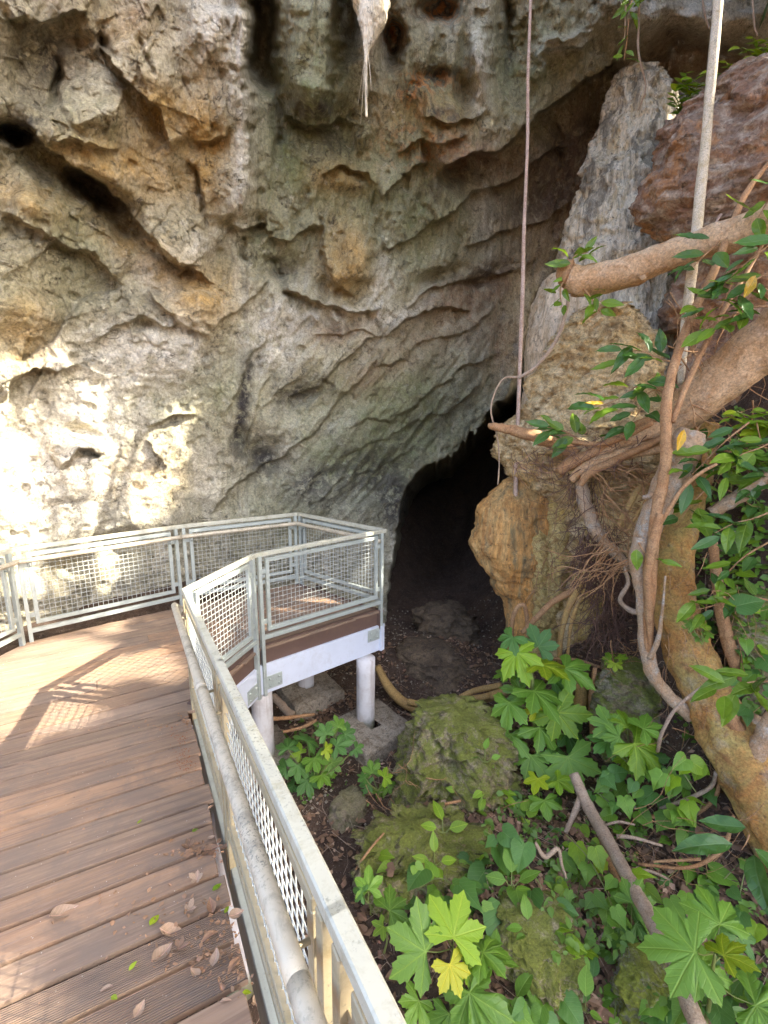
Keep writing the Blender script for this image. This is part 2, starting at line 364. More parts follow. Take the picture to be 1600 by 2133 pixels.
M = dict(
    cliff=m_cliff(), soil=m_soil(), wood=m_wood(), wood_g=m_wood('deck_wood_grooved', True),
    galv=m_paint('galvanised_steel', (0.46, 0.50, 0.44), (0.31, 0.32, 0.27), 0.45, 0.5, 0.25),
    galv_tan=m_paint('tan_rail_steel', (0.43, 0.36, 0.22), (0.27, 0.22, 0.10), 0.5, 0.6, 0.15, 7),  # tan base tone against the grey of the other sections
    cap=m_paint('rail_cap_steel', (0.54, 0.53, 0.41), (0.35, 0.31, 0.19), 0.45, 0.6, 0.15, 8, (0.13, 0.14, 0.12), 0.55),
    pipe=m_paint('handrail_pipe', (0.55, 0.48, 0.34), (0.24, 0.21, 0.15), 0.5, 0.65, 0.15, 7, (0.12, 0.12, 0.10), 0.52),
    wire=m_paint('wire_mesh', (0.52, 0.54, 0.48), (0.42, 0.42, 0.36), 0.45, 0.4, 0.2),
    white=m_paint('white_paint', (0.66, 0.70, 0.76), (0.40, 0.37, 0.32), 0.55, 0.25, 0.0, 5, (0.25, 0.2, 0.15), 0.64),
    post=m_post(),
    brown=m_paint('brown_stain', (0.125, 0.072, 0.050), (0.16, 0.10, 0.065), 0.65, 0.6, 0.0, 6, (0.30, 0.24, 0.18), 0.68),
    moss=m_leaf('moss_tuft', (0.13, 0.17, 0.02), 0.8, 0.2, 0.5),
    rust=m_leaf('rusty_crumbs', (0.30, 0.105, 0.035), 0.9, 0.0, 0.4),
    concrete=m_rock('footing_concrete', (0.33, 0.27, 0.19), (0.40, 0.34, 0.25), (0.20, 0.15, 0.09), 0.0, k=1.6),
    white_rock=m_rock('white_limestone', (0.66, 0.57, 0.40), (0.76, 0.68, 0.51), (0.54, 0.42, 0.23), 0.0, streak=True, stain=(0.20, 0.17, 0.12)),
    tan_rock=m_rock('tan_limestone', (0.64, 0.45, 0.19), (0.74, 0.58, 0.33), (0.46, 0.29, 0.11), 0.05, k=1.0, stain=(0.30, 0.185, 0.075)),
    flute_rock=m_rock('pale_flowstone', (0.58, 0.44, 0.27), (0.64, 0.53, 0.37), (0.46, 0.34, 0.20), 0.0, streak=True),
    orange_rock=m_rock('orange_limestone', (0.64, 0.31, 0.080), (0.56, 0.36, 0.14), (0.38, 0.17, 0.045), 0.05, streak=True, stain=(0.25, 0.185, 0.085)),
    crust_rock=m_rock('ochre_crust', (0.54, 0.37, 0.11), (0.60, 0.46, 0.19), (0.30, 0.17, 0.06), 0.25, (0.19, 0.16, 0.03), k=2.0),
    red_rock=m_rock('red_brown_rock', (0.32, 0.170, 0.095), (0.28, 0.19, 0.125), (0.55, 0.44, 0.31), 0.0, k=0.7, stain=(0.42, 0.21, 0.085)),
    moss_rock=m_rock('mossy_stone', (0.27, 0.205, 0.10), (0.32, 0.27, 0.17), (0.14, 0.11, 0.05), 0.95, (0.095, 0.115, 0.018), k=1.6),
    moss_rock2=m_rock('bright_mossy_stone', (0.22, 0.19, 0.11), (0.27, 0.25, 0.16), (0.11, 0.10, 0.05), 1.0, (0.11, 0.13, 0.016), k=1.8),
    brown_stone=m_rock('brown_stone', (0.22, 0.17, 0.11), (0.27, 0.21, 0.14), (0.13, 0.09, 0.055), 0.3, k=1.8),
    cave_rock=m_rock('cave_floor_rock', (0.12, 0.085, 0.05), (0.20, 0.14, 0.08), (0.08, 0.055, 0.035), 0.0, k=1.4),
    bark_tan=m_bark('tan_fig_bark', (0.50, 0.29, 0.13), (0.60, 0.40, 0.22), (0.36, 0.18, 0.065), 1.2, 0.8, 0.2),
    bark_orange=m_bark('orange_mossy_bark', (0.50, 0.235, 0.060), (0.40, 0.29, 0.085), (0.25, 0.105, 0.035), 1.1, 0.9, 0.3),
    bark_grey=m_bark('grey_root_bark', (0.42, 0.31, 0.20), (0.40, 0.25, 0.13), (0.46, 0.27, 0.13), 1.8, 0.8, 0.7),
    bark_brown=m_bark('brown_root_bark', (0.37, 0.185, 0.075), (0.43, 0.25, 0.115), (0.22, 0.11, 0.045), 2.0, 0.6),
    bark_dark=m_bark('dark_fine_roots', (0.13, 0.065, 0.045), (0.17, 0.09, 0.055), (0.09, 0.05, 0.035), 3.0, 0.6),
    root_yellow=m_bark('yellow_root_bark', (0.40, 0.24, 0.075), (0.45, 0.29, 0.10), (0.24, 0.15, 0.065), 2.0, 0.5),
    aerial=m_bark('aerial_root_bark', (0.56, 0.42, 0.33), (0.48, 0.34, 0.25), (0.38, 0.24, 0.17), 3.0, 0.3),
    aerial_y=m_bark('yellowed_aerial_root', (0.58, 0.49, 0.32), (0.66, 0.58, 0.44), (0.46, 0.35, 0.18), 3.0, 0.25),
    stick=m_bark('dry_stick', (0.36, 0.255, 0.165), (0.42, 0.31, 0.21), (0.25, 0.165, 0.10), 3.0, 0.5, 0.2),
    stem=m_leaf('green_stem', (0.17, 0.21, 0.06), 0.5, 0.0, 0.25),
    lf_dead=m_leaf('dead_leaf', (0.26, 0.165, 0.105), 0.8, 0.1, 0.5, 'oval', spots=0.4),
    lf_pale=m_leaf('dead_leaf_pale', (0.40, 0.29, 0.20), 0.75, 0.15, 0.25, 'oval', spots=0.4),
    lf_canopy=m_leaf('canopy_leaf', (0.06, 0.13, 0.03), 0.45, 0.2, 0.3),
    lf_mid=m_leaf('cover_leaf', (0.11, 0.22, 0.035), 0.45, 0.3, 0.4),
    lf_dark=m_leaf('cover_leaf_dark', (0.07, 0.155, 0.035), 0.45, 0.3, 0.4),
)
TONES = {'dark': (0.080, 0.205, 0.038), 'mid': (0.145, 0.305, 0.032), 'bright': (0.22, 0.39, 0.020), 'lime': (0.29, 0.41, 0.014), 'yellow': (0.38, 0.42, 0.016)}
FIGT = {'dark': (0.055, 0.145, 0.030), 'light': (0.135, 0.25, 0.022), 'yellow': (0.55, 0.36, 0.02)}
# ------------------------------------------------------------------ the cliff with the cave mouth
def polydist(U, V, pts):
    """distance, signed side (positive below a line drawn left to right), position 0..1 along"""
    pts = np.array(pts, float); L = np.hypot(*np.diff(pts, axis=0).T); cum = np.r_[0, np.cumsum(L)]
    best = np.full(U.shape, 1e9); sg = np.zeros(U.shape); tt = np.zeros(U.shape)
    for i in range(len(pts)-1):
        ax, ay = pts[i]; bx, by = pts[i+1]; dx, dy = bx-ax, by-ay
        t = np.clip(((U-ax)*dx+(V-ay)*dy)/(L[i]**2), 0, 1)
        ex, ey = U-ax-t*dx, V-ay-t*dy; d = np.hypot(ex, ey); m = d < best
        best = np.where(m, d, best); sg = np.where(m, np.sign(dx*ey-dy*ex), sg); tt = np.where(m, (cum[i]+t*L[i])/cum[-1], tt)
    return best, sg, tt
def inpoly(U, V, pts):
    r = np.zeros(U.shape, bool); n = len(pts)
    for i in range(n):
        (x0, y0), (x1, y1) = pts[i], pts[(i+1) % n]
        c = ((y0 > V) != (y1 > V)) & (U < (x1-x0)*(V-y0)/((y1-y0) if y1 != y0 else 1e-9)+x0); r ^= c
    return r
def tps(ctrl):
    P = np.array(ctrl, float); X = P[:, :2]/1000; n = len(X)
    def k(r2): return 0.5*r2*np.log(r2+1e-12)
    K = k(((X[:, None]-X[None])**2).sum(-1))+np.eye(n)*1e-3; A = np.zeros((n+3, n+3)); A[:n, :n] = K
    A[:n, n] = 1; A[:n, n+1:] = X; A[n, :n] = 1; A[n+1:, :n] = X.T
    w = np.linalg.solve(A, np.r_[P[:, 2], 0, 0, 0])
    def f(U, V):
        u, v = U/1000, V/1000; r = w[n]+w[n+1]*u+w[n+2]*v
        for i in range(n): r = r+w[i]*k((u-X[i, 0])**2+(v-X[i, 1])**2)
        return r
    return f
WALLY = tps([(-700, -900, 4.4), (-700, -300, 3.4), (-700, 500, 3.3), (-700, 1350, 3.2), (0, -900, 5.2), (0, -400, 4.1), (0, 0, 4.4), (0, 300, 4.75), (0, 600, 5.05), (0, 900, 5.25), (0, 1200, 5.35), (0, 1400, 5.35),
    (400, -900, 6.0), (400, -400, 5.0), (400, 0, 5.35), (400, 300, 5.75), (400, 600, 6.2), (400, 900, 6.6), (400, 1200, 6.85), (400, 1400, 6.9), (620, 1350, 7.6), (700, -900, 6.6), (700, -400, 5.6), (700, 0, 6.0), (700, 300, 6.45), (700, 600, 7.0), (700, 900, 7.5), (700, 1150, 7.9), (800, 1400, 8.4),
    (1000, -900, 7.2), (1000, -400, 6.3), (1000, 0, 6.6), (1000, 250, 7.1), (1000, 450, 7.9), (1000, 700, 8.6), (850, 1000, 8.4), (1250, -400, 7.0), (1250, 0, 7.5), (1200, 200, 8.3), (1200, 400, 9.4), (1150, 560, 9.9),
    (1400, -900, 9), (1400, -400, 8.2), (1400, 120, 9.0), (1400, 400, 9.6), (1600, 0, 8.4), (2100, 0, 8.5), (2100, -900, 10), (2100, 800, 10), (1500, 800, 10.5), (1100, 1400, 10)])
CAVE = [(1175, 545), (1112, 612), (1085, 720), (1062, 815), (1030, 835), (1012, 862), (1000, 885), (975, 905), (950, 938), (905, 962), (868, 985), (842, 1025), (834, 1060), (826, 1110), (815, 1180), (803, 1260), (790, 1450), (1500, 1450), (1500, 545)]
def build_cliff():
    def axis(lo, a, b, hi, st):
        m = np.arange(a, b, st); l = a-np.cumsum(st*1.06**np.arange(1, 200)); l = l[l > lo][::-1]; h = b+np.cumsum(st*1.06**np.arange(0, 200)); h = h[h < hi]
        return np.r_[lo, l, m, h, hi]
    us = axis(-720, -15, 1330, 2080, 2.5); vs = axis(-900, -15, 1290, 1420, 2.5)
    U, V = np.meshgrid(us, vs)
    w1 = 16*fbm(U/75, V/75, 0, 3, 3); w2 = 16*fbm(U/75, V/75, 7, 13, 3)
    w3 = 5*fbm(U/17, V/17, 0, 23, 2); w4 = 5*fbm(U/17, V/17, 7, 33, 2)
    A, B = U+w1+w3, V+w2+w4                                  # warped positions so that no edge runs straight
    D = np.zeros(U.shape)                                    # metres towards the viewer
    def sub(pts, m):
        p = np.array(pts); i0, i1 = np.searchsorted(vs, [p[:, 1].min()-m, p[:, 1].max()+m]); j0, j1 = np.searchsorted(us, [p[:, 0].min()-m, p[:, 0].max()+m])
        return slice(i0, i1), slice(j0, j1)
    def ledge(pts, h, up=60, dn=35, und=None, tap=0.12):
        s = sub(pts, 4*max(up, dn)); d, g, t = polydist(A[s], B[s], pts); und = h*0.7 if und is None else und
        e = sst(0, tap, t)*sst(0, tap, 1-t) if tap else 1.0
        sd = d*g
        D[s] += e*np.where(sd < 0, h*np.exp(-d/up), -und*np.exp(-d/dn)+(h+und)*np.exp(-d/2.5)*0.5)
    def groove(pts, h, w=8, tap=0.15):
        s = sub(pts, 4*w); d, g, t = polydist(A[s], B[s], pts); D[s] -= h*sst(0, tap, t)*sst(0, tap, 1-t)*np.exp(-(d/w)**2)
    def ridge(pts, h, w=25, tap=0.15):
        s = sub(pts, 4*w); d, g, t = polydist(A[s], B[s], pts); D[s] += h*sst(0, tap, t)*sst(0, tap, 1-t)*np.exp(-d/w)
    def lump(x, y, rx, ry, h, ang=0, p=2.0):
        c, q = math.cos(R(ang)), math.sin(R(ang)); a = ((A-x)*c+(B-y)*q)/rx; b = (-(A-x)*q+(B-y)*c)/ry
        D[...] += h*np.exp(-(a*a+b*b)**(p/2))
    # -- upper left facets and hollows
    ledge([(45, 240), (100, 305), (150, 345), (200, 372), (245, 402), (300, 478), (345, 520), (400, 560), (445, 590)], 0.26, 110, 70, 0.30)
    lump(195, 395, 62, 26, -0.75, 25, 4); lump(255, 450, 50, 40, -0.38, 40, 2.5)
    lump(32, 270, 34, 20, -0.6, 30, 4); lump(100, 345, 70, 40, -0.25, 40)
    lump(330, 545, 40, 36, 0.20, 30)
    ledge([(0, 450), (60, 480), (120, 505), (200, 535), (260, 590)], 0.16, 50, 30, 0.14)
    lump(60, 430, 60, 35, 0.18, 20)
    ledge([(205, 80), (230, 120), (258, 165), (300, 200), (335, 240), (350, 285), (360, 318)], 0.20, 45, 40, 0.16)
    lump(310, 130, 90, 70, 0.22); lump(290, 30, 60, 60, 0.15); lump(100, 120, 70, 90, -0.14)
    lump(119, 172, 12, 40, -0.18, 10, 3); lump(225, 90, 12, 30, -0.2, -20, 2.5)
    ledge([(0, 40), (40, 36), (90, 45), (150, 30), (180, 26)], 0.12, 40, 30, 0.1); lump(165, 75, 40, 20, -0.12)
    groove([(290, 65), (300, 105), (312, 140), (318, 165)], 0.08, 5)
    ridge([(150, 260), (215, 225), (260, 200)], 0.14, 40); lump(215, 235, 60, 35, 0.16)
    ledge([(100, 300), (150, 290), (210, 296), (250, 300)], 0.09, 30, 18)
    lump(440, 230, 45, 60, 0.14); ledge([(400, 300), (430, 296), (455, 285), (468, 288)], 0.12, 30, 14, 0.1)
    ledge([(385, 330), (415, 360), (425, 410), (425, 460)], 0.10, 45, 20); groove([(400, 340), (412, 380), (425, 430), (430, 480)], 0.10, 5)
    ledge([(300, 490), (330, 520), (370, 545), (420, 555)], 0.14, 35, 20)
    ridge([(480, 0), (474, 120), (474, 260), (480, 400), (486, 470)], 0.20, 35, 0.05); lump(430, 60, 55, 90, 0.25)
    # -- fluted columns at the top centre
    D += 0.22*np.exp(-((A-505)/22)**2)*sst(520, 380, B)
    lump(545, 60, 30, 110, -0.95, 4, 4); lump(572, 150, 22, 36, -0.6, 12, 3)
    lump(655, 80, 62, 150, 0.55, 0, 3); lump(665, 195, 55, 45, 0.22, 0, 3); ledge([(590, 235), (640, 258), (690, 262), (718, 235)], 0.16, 40, 40, 0.25)
    lump(720, 40, 24, 120, -0.5, 6, 3); groove([(578, 180), (582, 240), (590, 300)], 0.18, 8); groove([(690, 150), (700, 200)], 0.12, 7)
    lump(775, -20, 40, 70, 0.5, 4, 2.5)
    lump(760, 280, 12, 40, 0.14, 20); lump(650, 340, 70, 60, 0.16); lump(720, 370, 45, 30, 0.18); ledge([(670, 370), (710, 350), (760, 360), (790, 390)], 0.08, 30, 22, 0.14)
    # -- middle: notch, ochre wedge, white lip
    ledge([(478, 468), (500, 478), (520, 468), (545, 462), (565, 490)], 0.16, 50, 16, 0.18); lump(520, 455, 36, 22, -0.12)
    ledge([(560, 492), (600, 494), (640, 480), (670, 475)], 0.13, 35, 16)
    lump(725, 540, 38, 75, 0.26, 10, 3); ledge([(670, 470), (665, 520), (690, 570), (735, 625)], 0.16, 25, 22)
    lump(600, 560, 45, 45, -0.22); groove([(510, 490), (512, 520), (508, 545)], 0.14, 6); groove([(570, 530), (575, 560), (590, 590)], 0.12, 6)
    ledge([(590, 615), (625, 618), (650, 630), (690, 648), (740, 655), (775, 648), (785, 640)], 0.17, 22, 30, 0.20)
    lump(700, 610, 45, 18, -0.18, 12); ridge([(770, 480), (755, 540), (752, 600)], 0.2, 22)
    D += 0.09*np.sin((A-0.5*B)/7.0)*np.exp(-(((A-700)/95)**2+((B-668)/20)**2))
    ledge([(310, 605), (345, 640), (385, 680), (420, 694), (442, 698)], 0.14, 45, 20); lump(420, 630, 80, 55, 0.18, 25, 3)
    ledge([(185, 712), (215, 700), (230, 680), (260, 672), (300, 665), (350, 678), (372, 668)], 0.10, 25, 18); lump(303, 683, 22, 12, -0.16, 0, 3); lump(300, 640, 80, 35, 0.15)
    ledge([(0, 832), (35, 795), (75, 768), (110, 772), (150, 758), (180, 742)], 0.20, 60, 22, 0.16)
    ledge([(0, 760), (60, 745), (120, 700), (190, 600), (270, 590)], -0.12, 60, 60, -0.02)
    lump(300, 740, 95, 60, 0.14); lump(370, 720, 30, 45, 0.10); lump(60, 640, 90, 80, 0.12)
    # -- lower left: sunlit, pitted
    lump(185, 945, 55, 28, 0.18, -10); ledge([(120, 975), (150, 950), (185, 935), (215, 945)], 0.13, 18, 14, 0.18); lump(190, 948, 22, 9, -0.2, 0, 4)
    lump(150, 1010, 60, 35, 0.12); lump(60, 900, 40, 50, -0.12); lump(260, 905, 30, 60, 0.12, 20)
    ledge([(300, 880), (330, 872), (355, 868), (380, 862), (410, 870)], 0.12, 20, 16); ledge([(305, 905), (315, 935), (330, 955), (350, 975)], 0.12, 16, 14)
    lump(170, 905, 30, 12, -0.14, 10, 3); lump(255, 1130, 60, 30, -0.3); lump(140, 1180, 45, 25, -0.3, -20)
    # -- flow bands sweeping down to the left
    def band(pts, h, up=40, dn=18, und=None): ledge(pts, h*0.55, up*1.2, dn*1.2, None if und is None else und*0.55, 0.12)
    band([(430, 1075), (460, 1045), (500, 1005), (545, 975), (590, 950), (640, 905), (690, 850), (735, 800), (770, 765), (800, 720)], 0.18, 45, 22, 0.2)
    band([(455, 880), (470, 850), (495, 820), (510, 780), (530, 740), (560, 700)], 0.14, 30, 16)
    band([(440, 690), (470, 660), (500, 640), (540, 600), (560, 585)], 0.12, 35, 18)
    band([(500, 1000), (510, 950), (515, 905), (540, 850), (555, 800), (560, 760)], 0.13, 22, 16)
    band([(600, 850), (640, 820), (680, 790), (720, 755), (775, 700), (800, 690)], 0.16, 28, 16, 0.2)
    band([(640, 700), (700, 695), (745, 690), (780, 700)], 0.12, 22, 14)
    band([(545, 870), (575, 830), (610, 800), (640, 790)], 0.10, 25, 14); lump(625, 835, 45, 18, -0.12, -40, 3)
    band([(790, 700), (830, 665), (870, 655), (930, 645), (985, 632)], 0.30, 30, 30, 0.32)
    band([(840, 640), (900, 612), (960, 590), (1020, 575), (1080, 560), (1120, 548)], 0.26, 45, 28, 0.32)
    lump(920, 580, 50, 22, -0.35, -25, 3); lump(1010, 585, 40, 14, -0.3, -15, 3); lump(1040, 560, 20, 10, -0.2)
    band([(720, 900), (770, 870), (800, 880), (850, 850), (900, 800), (960, 770), (1010, 760), (1060, 720)], 0.14, 40, 20)
    band([(690, 960), (750, 940), (820, 900), (880, 870), (930, 850), (990, 800), (1030, 790)], 0.12, 35, 18)
    band([(640, 1060), (700, 1010), (760, 990), (820, 960), (870, 930)], 0.10, 32, 16); band([(770, 760), (830, 740), (900, 700), (960, 690), (1040, 640)], 0.14, 45, 20)
    lump(555, 950, 36, 45, -0.25, 30, 3); lump(500, 920, 18, 40, -0.15); lump(580, 900, 40, 40, 0.18)
    lump(640, 740, 55, 40, 0.20); lump(570, 650, 30, 60, 0.10)
    # -- upper right lobes and the dark recess below them
    ledge([(905, 362), (960, 335), (1020, 315), (1080, 275), (1130, 235), (1170, 205), (1230, 165), (1290, 105)], 0.45, 130, 70, 0.55, 0.1)
    ledge([(880, 240), (930, 250), (985, 245), (1010, 215)], 0.12, 30, 30); ledge([(820, 330), (880, 290), (930, 300), (980, 285)], 0.13, 40, 30)
    lump(1003, 130, 22, 80, 0.32, 0, 3); lump(960, 190, 30, 26, -0.2); lump(905, 160, 35, 18, -0.22); lump(815, 85, 22, 50, -0.5, 0, 3); lump(915, 20, 38, 24, -0.35, 0, 3)
    ridge([(1105, 175), (1125, 120), (1150, 85), (1195, 75), (1235, 62), (1260, 20)], 0.26, 14); ledge([(1110, 170), (1140, 105), (1180, 92), (1215, 95), (1240, 70)], 0.12, 16, 22, 0.16)
    lump(1060, 60, 26, 120, -0.2); lump(1055, 30, 8, 70, -0.3); lump(1190, 30, 60, 60, 0.2)
    ledge([(880, 470), (930, 440), (985, 400), (1050, 380), (1120, 330), (1190, 290)], 0.20, 60, 45, 0.25); ledge([(790, 420), (840, 380), (870, 350), (900, 340)], 0.16, 40, 35)
    ledge([(800, 530), (850, 510), (880, 470), (900, 450)], 0.12, 40, 25); groove([(1150, 250), (1165, 275), (1160, 310), (1175, 345)], 0.2, 6)
    ledge([(960, 520), (1030, 500), (1090, 470), (1150, 450), (1200, 420)], 0.18, 45, 30); lump(1120, 400, 70, 40, -0.25, -25)
    lump(820, 440, 40, 60, 0.2); lump(1250, 230, 30, 70, -0.4, 20)
    # background rock at the far right
    for x, y, rx, ry, h in ((1330, 30, 60, 70, 0.8), (1390, 130, 40, 60, -0.6), (1440, 40, 60, 40, 0.5), (1440, 200, 40, 60, 0.5), (1530, 40, 50, 50, 0.4), (1500, 120, 60, 40, -0.5), (1345, 140, 18, 50, -0.4)): lump(x, y, rx, ry, h)
    # -- grain: drip flutes and flow lines
    mR = sst(430, 620, U-0.05*V)*sst(1450, 1250, U)
    al = -0.62*U+0.78*V; ac = 0.78*U+0.62*V
    low = mR*sst(520, 700, V)
    D += low*(0.085*rdg(ac/46+0.6*fbm(U/90, V/90, 1, 41, 2), al/300, 0, 51, 2)+0.040*rdg(ac/17+0.4*fbm(U/50, V/50, 4, 43, 2), al/150, 3, 61, 2)+0.012*rdg(ac/6, al/70, 5, 63, 2))
    # thin curtains hanging along the flow: rows of teeth on the lower edge of each sheet
    saw = np.abs(((ac+6*vn(al/30, ac/30, 0, 71))/9.0) % 1-0.5)*2
    mid = mR*sst(300, 420, V)*sst(720, 560, V)
    D += mid*(0.06*rdg((U+0.25*V)/26, V/170, 0, 81, 2)+0.03*rdg((U+0.25*V)/9, V/70, 2, 91, 2))
    D += (1-low)*(0.07*rdg((U+0.12*V)/52+0.5*fbm(U/120, V/120, 0, 103, 2), V/330, 0, 101, 2)+0.03*rdg(U/17, V/150, 2, 105, 2)+0.010*rdg(U/6, V/60, 5, 107, 2))*sst(400, 500, U)
    # -- rock grain in metres
    Y = WALLY(U, V); rx, ry, rz = ray(U, V); k = Y/ry
    X3, Z3 = rx*k, CZ+rz*k
    D += 0.16*fbm(X3*0.8, Y*0.8, Z3*0.8, 5, 4)+0.065*rdg(X3*1.9, Y*1.9, Z3*1.9, 15, 3)+0.020*rdg(X3*5.5, Y*5.5, Z3*5.5, 25, 3)*sst(-0.3, 0.3, fbm(X3*1.1, Y*1.1, Z3*1.1, 95, 2))+0.014*fbm(X3*14, Y*14, Z3*14, 35, 4, 0.6)
    mf = 0.14+0.60*sst(520, 380, U)*sst(1050, 700, V)+0.25*sst(1000, 1150, U)
    D += mf*(0.085*facet(X3*1.5, Y*1.5, Z3*1.5, 201)+0.045*facet(X3*3.7, Y*3.7, Z3*3.7, 211)+0.022*facet(X3*9, Y*9, Z3*9, 221))
    pit = fbm(X3*6, Y*6, Z3*6, 45, 2); D -= 0.05*sst(0.42, 0.62, pit)
    crk = np.abs(fbm(X3*1.3, Y*1.3, Z3*1.3, 55, 4)); D -= 0.03*sst(0.010, 0.0, crk)*sst(0.0, 0.35, fbm(X3*1.7, Y*1.7, Z3*1.7, 57, 2))
    crk = np.abs(fbm(X3*2.4+9, Y*2.4, Z3*2.4, 65, 4)); D -= 0.02*sst(0.010, 0.0, crk)*sst(0.0, 0.35, fbm(X3*1.9, Y*1.9, Z3*1.9, 67, 2))
    # -- the cave mouth: the surface turns back into the dark along a ragged, dripping edge
    d, g, t = polydist(U+w3*0.8, V+w4*0.8, CAVE[:17]); ins = inpoly(U+w3*0.8, V+w4*0.8, CAVE)
    teeth = 24*np.maximum(0, vn(U/10, V/70, 0, 111))**2.2*(0.5+0.5*vn(U/40, V/90, 0, 113))+18*np.maximum(0, vn(U/30, V/90, 0, 121))**1.5
    sd = np.where(ins, d, -d)-np.where((U < 1060) & (V < 1060), teeth, teeth*0.3)
    Yd = Y-D
    Yd = Yd-0.10*np.exp(-np.maximum(-sd, 0)/25)*sst(-80, -5, sd)
    Yd = np.where(sd > 0, Yd+1.0*sst(0, 3, sd)+sd*0.20+1.2*fbm(U/60, V/60, 0, 131, 3)*sst(0, 30, sd), Yd)
    Yd = np.where(sd > 0, np.minimum(Yd, 45), Yd)
    k = Yd/ry
    P = np.stack([rx*k, Yd, CZ+rz*k], -1).reshape(-1, 3)
    me = np_mesh('cliff', P, grid_faces(len(vs), len(us)), M['cliff'])
    # -- surface tints: ochre, green, dark | pale, brown, orange
    def g2(x, y, rx, ry, ang=0, p=2.0):
        c, q = math.cos(R(ang)), math.sin(R(ang)); a = ((A-x)*c+(B-y)*q)/rx; b = (-(A-x)*q+(B-y)*c)/ry; return np.exp(-(a*a+b*b)**(p/2))
    def acc(L): return np.clip(sum(s*g2(*a) for s, *a in L), 0, 1)
    och = acc([(1, 330, 230, 70, 60, 40), (1, 430, 300, 45, 110), (.9, 250, 340, 160, 60, 15), (.9, 420, 620, 70, 70, 40), (1, 720, 550, 45, 80), (.8, 60, 420, 70, 40, 20), (.9, 290, 520, 110, 40, 35), (.7, 60, 700, 60, 90), (.6, 300, 1000, 90, 60), (.6, 700, 370, 60, 40), (.5, 900, 230, 120, 60), (.6, 100, 960, 90, 80), (.4, 250, 60, 150, 60), (.5, 440, 120, 40, 90)])
    grn = acc([(1, 650, 130, 80, 150), (1, 640, 330, 110, 120), (.9, 900, 260, 160, 130), (.9, 1100, 120, 170, 120), (.9, 850, 480, 160, 130), (.6, 560, 520, 90, 80), (.55, 480, 780, 90, 150, 30), (1, 820, 860, 190, 150, -30), (.9, 680, 980, 190, 100, -30), (.5, 100, 300, 120, 120), (.6, 170, 470, 120, 70, 30), (.4, 120, 600, 130, 80), (.45, 320, 790, 90, 60)])  # algae green, plus shade painted in on the dimmer wall beside the cave
    drk = acc([(1, 100, 110, 75, 70, 20), (.9, 35, 270, 40, 30), (.7, 200, 400, 80, 30, 25), (1, 545, 960, 45, 45, -40), (.9, 630, 825, 55, 22, -35), (1, 520, 790, 14, 60, 15), (1, 500, 880, 16, 70, 10), (1, 815, 85, 26, 55), (1, 915, 22, 50, 28), (.9, 910, 160, 50, 22), (.8, 930, 235, 40, 14), (.8, 850, 190, 30, 14), (1, 660, 220, 55, 30), (.7, 690, 300, 30, 40), (.6, 1140, 400, 110, 60, -30), (.6, 1190, 280, 90, 50, -40), (.7, 1060, 80, 12, 90), (.55, 800, 1000, 90, 80), (.7, 830, 1060, 30, 60), (.4, 920, 850, 90, 60, -35), (.4, 700, 1000, 120, 60, -30), (.6, 950, 380, 90, 25, -25), (.6, 590, 560, 40, 40), (.7, 1020, 570, 60, 16, -20), (.6, 640, 1010, 50, 30, -30), (.5, 60, 230, 50, 50), (.5, 215, 90, 30, 30)])  # black stains, and darker inside carved hollows and by the cave
    lig = acc([(.9, 440, 30, 60, 120), (.9, 500, 260, 18, 260), (1, 280, 740, 130, 70), (.9, 370, 720, 40, 60), (.8, 560, 700, 70, 90), (.9, 700, 660, 100, 14), (.8, 150, 860, 160, 90), (.9, 130, 1020, 200, 110), (1, 775, 40, 30, 90), (.9, 1003, 150, 26, 90), (.7, 790, 600, 22, 120, 12), (.7, 420, 520, 40, 30), (.4, 700, 880, 60, 40, -40), (.5, 600, 940, 50, 60), (.35, 700, 1030, 120, 40), (.6, 1010, 450, 26, 90), (.7, 1170, 95, 70, 20, -20), (.6, 860, 640, 60, 16, -20), (.5, 320, 570, 60, 40), (.9, 1350, 30, 60, 70), (1, 1540, 40, 90, 70), (.8, 1440, 30, 50, 40), (.6, 1450, 210, 40, 60)])
    brn = acc([(.8, 1140, 420, 130, 130), (.9, 1230, 330, 70, 150), (.7, 1400, 170, 90, 110), (.4, 1500, 150, 100, 90), (.8, 1000, 600, 130, 40, -20), (.5, 900, 700, 160, 60, -30), (.7, 1050, 720, 60, 80), (.7, 690, 690, 100, 30), (.5, 760, 780, 60, 40, -40), (.9, 280, 30, 30, 30), (.7, 60, 980, 60, 70), (.7, 1000, 330, 90, 40), (.6, 940, 300, 60, 60)])
    org = acc([(1, 815, 60, 24, 40), (1, 920, 20, 40, 26), (.8, 900, 170, 50, 20), (.7, 850, 190, 40, 30), (.6, 880, 300, 90, 60)])
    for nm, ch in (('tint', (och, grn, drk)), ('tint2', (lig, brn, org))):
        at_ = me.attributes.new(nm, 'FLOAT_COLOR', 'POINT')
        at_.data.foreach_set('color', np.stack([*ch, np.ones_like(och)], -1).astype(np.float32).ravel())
    o = link('cliff', me)
    prop(o, 'overhanging limestone cliff stained green, ochre and black above the cave mouth', 'cliff', kind='structure')
    return P, (us, vs, Yd)
WALLP, WALLGRID = build_cliff()
def wall_at(px, py):
    us, vs, Yd = WALLGRID
    return at(px, py, float(Yd[np.searchsorted(vs, py), np.searchsorted(us, px)]))

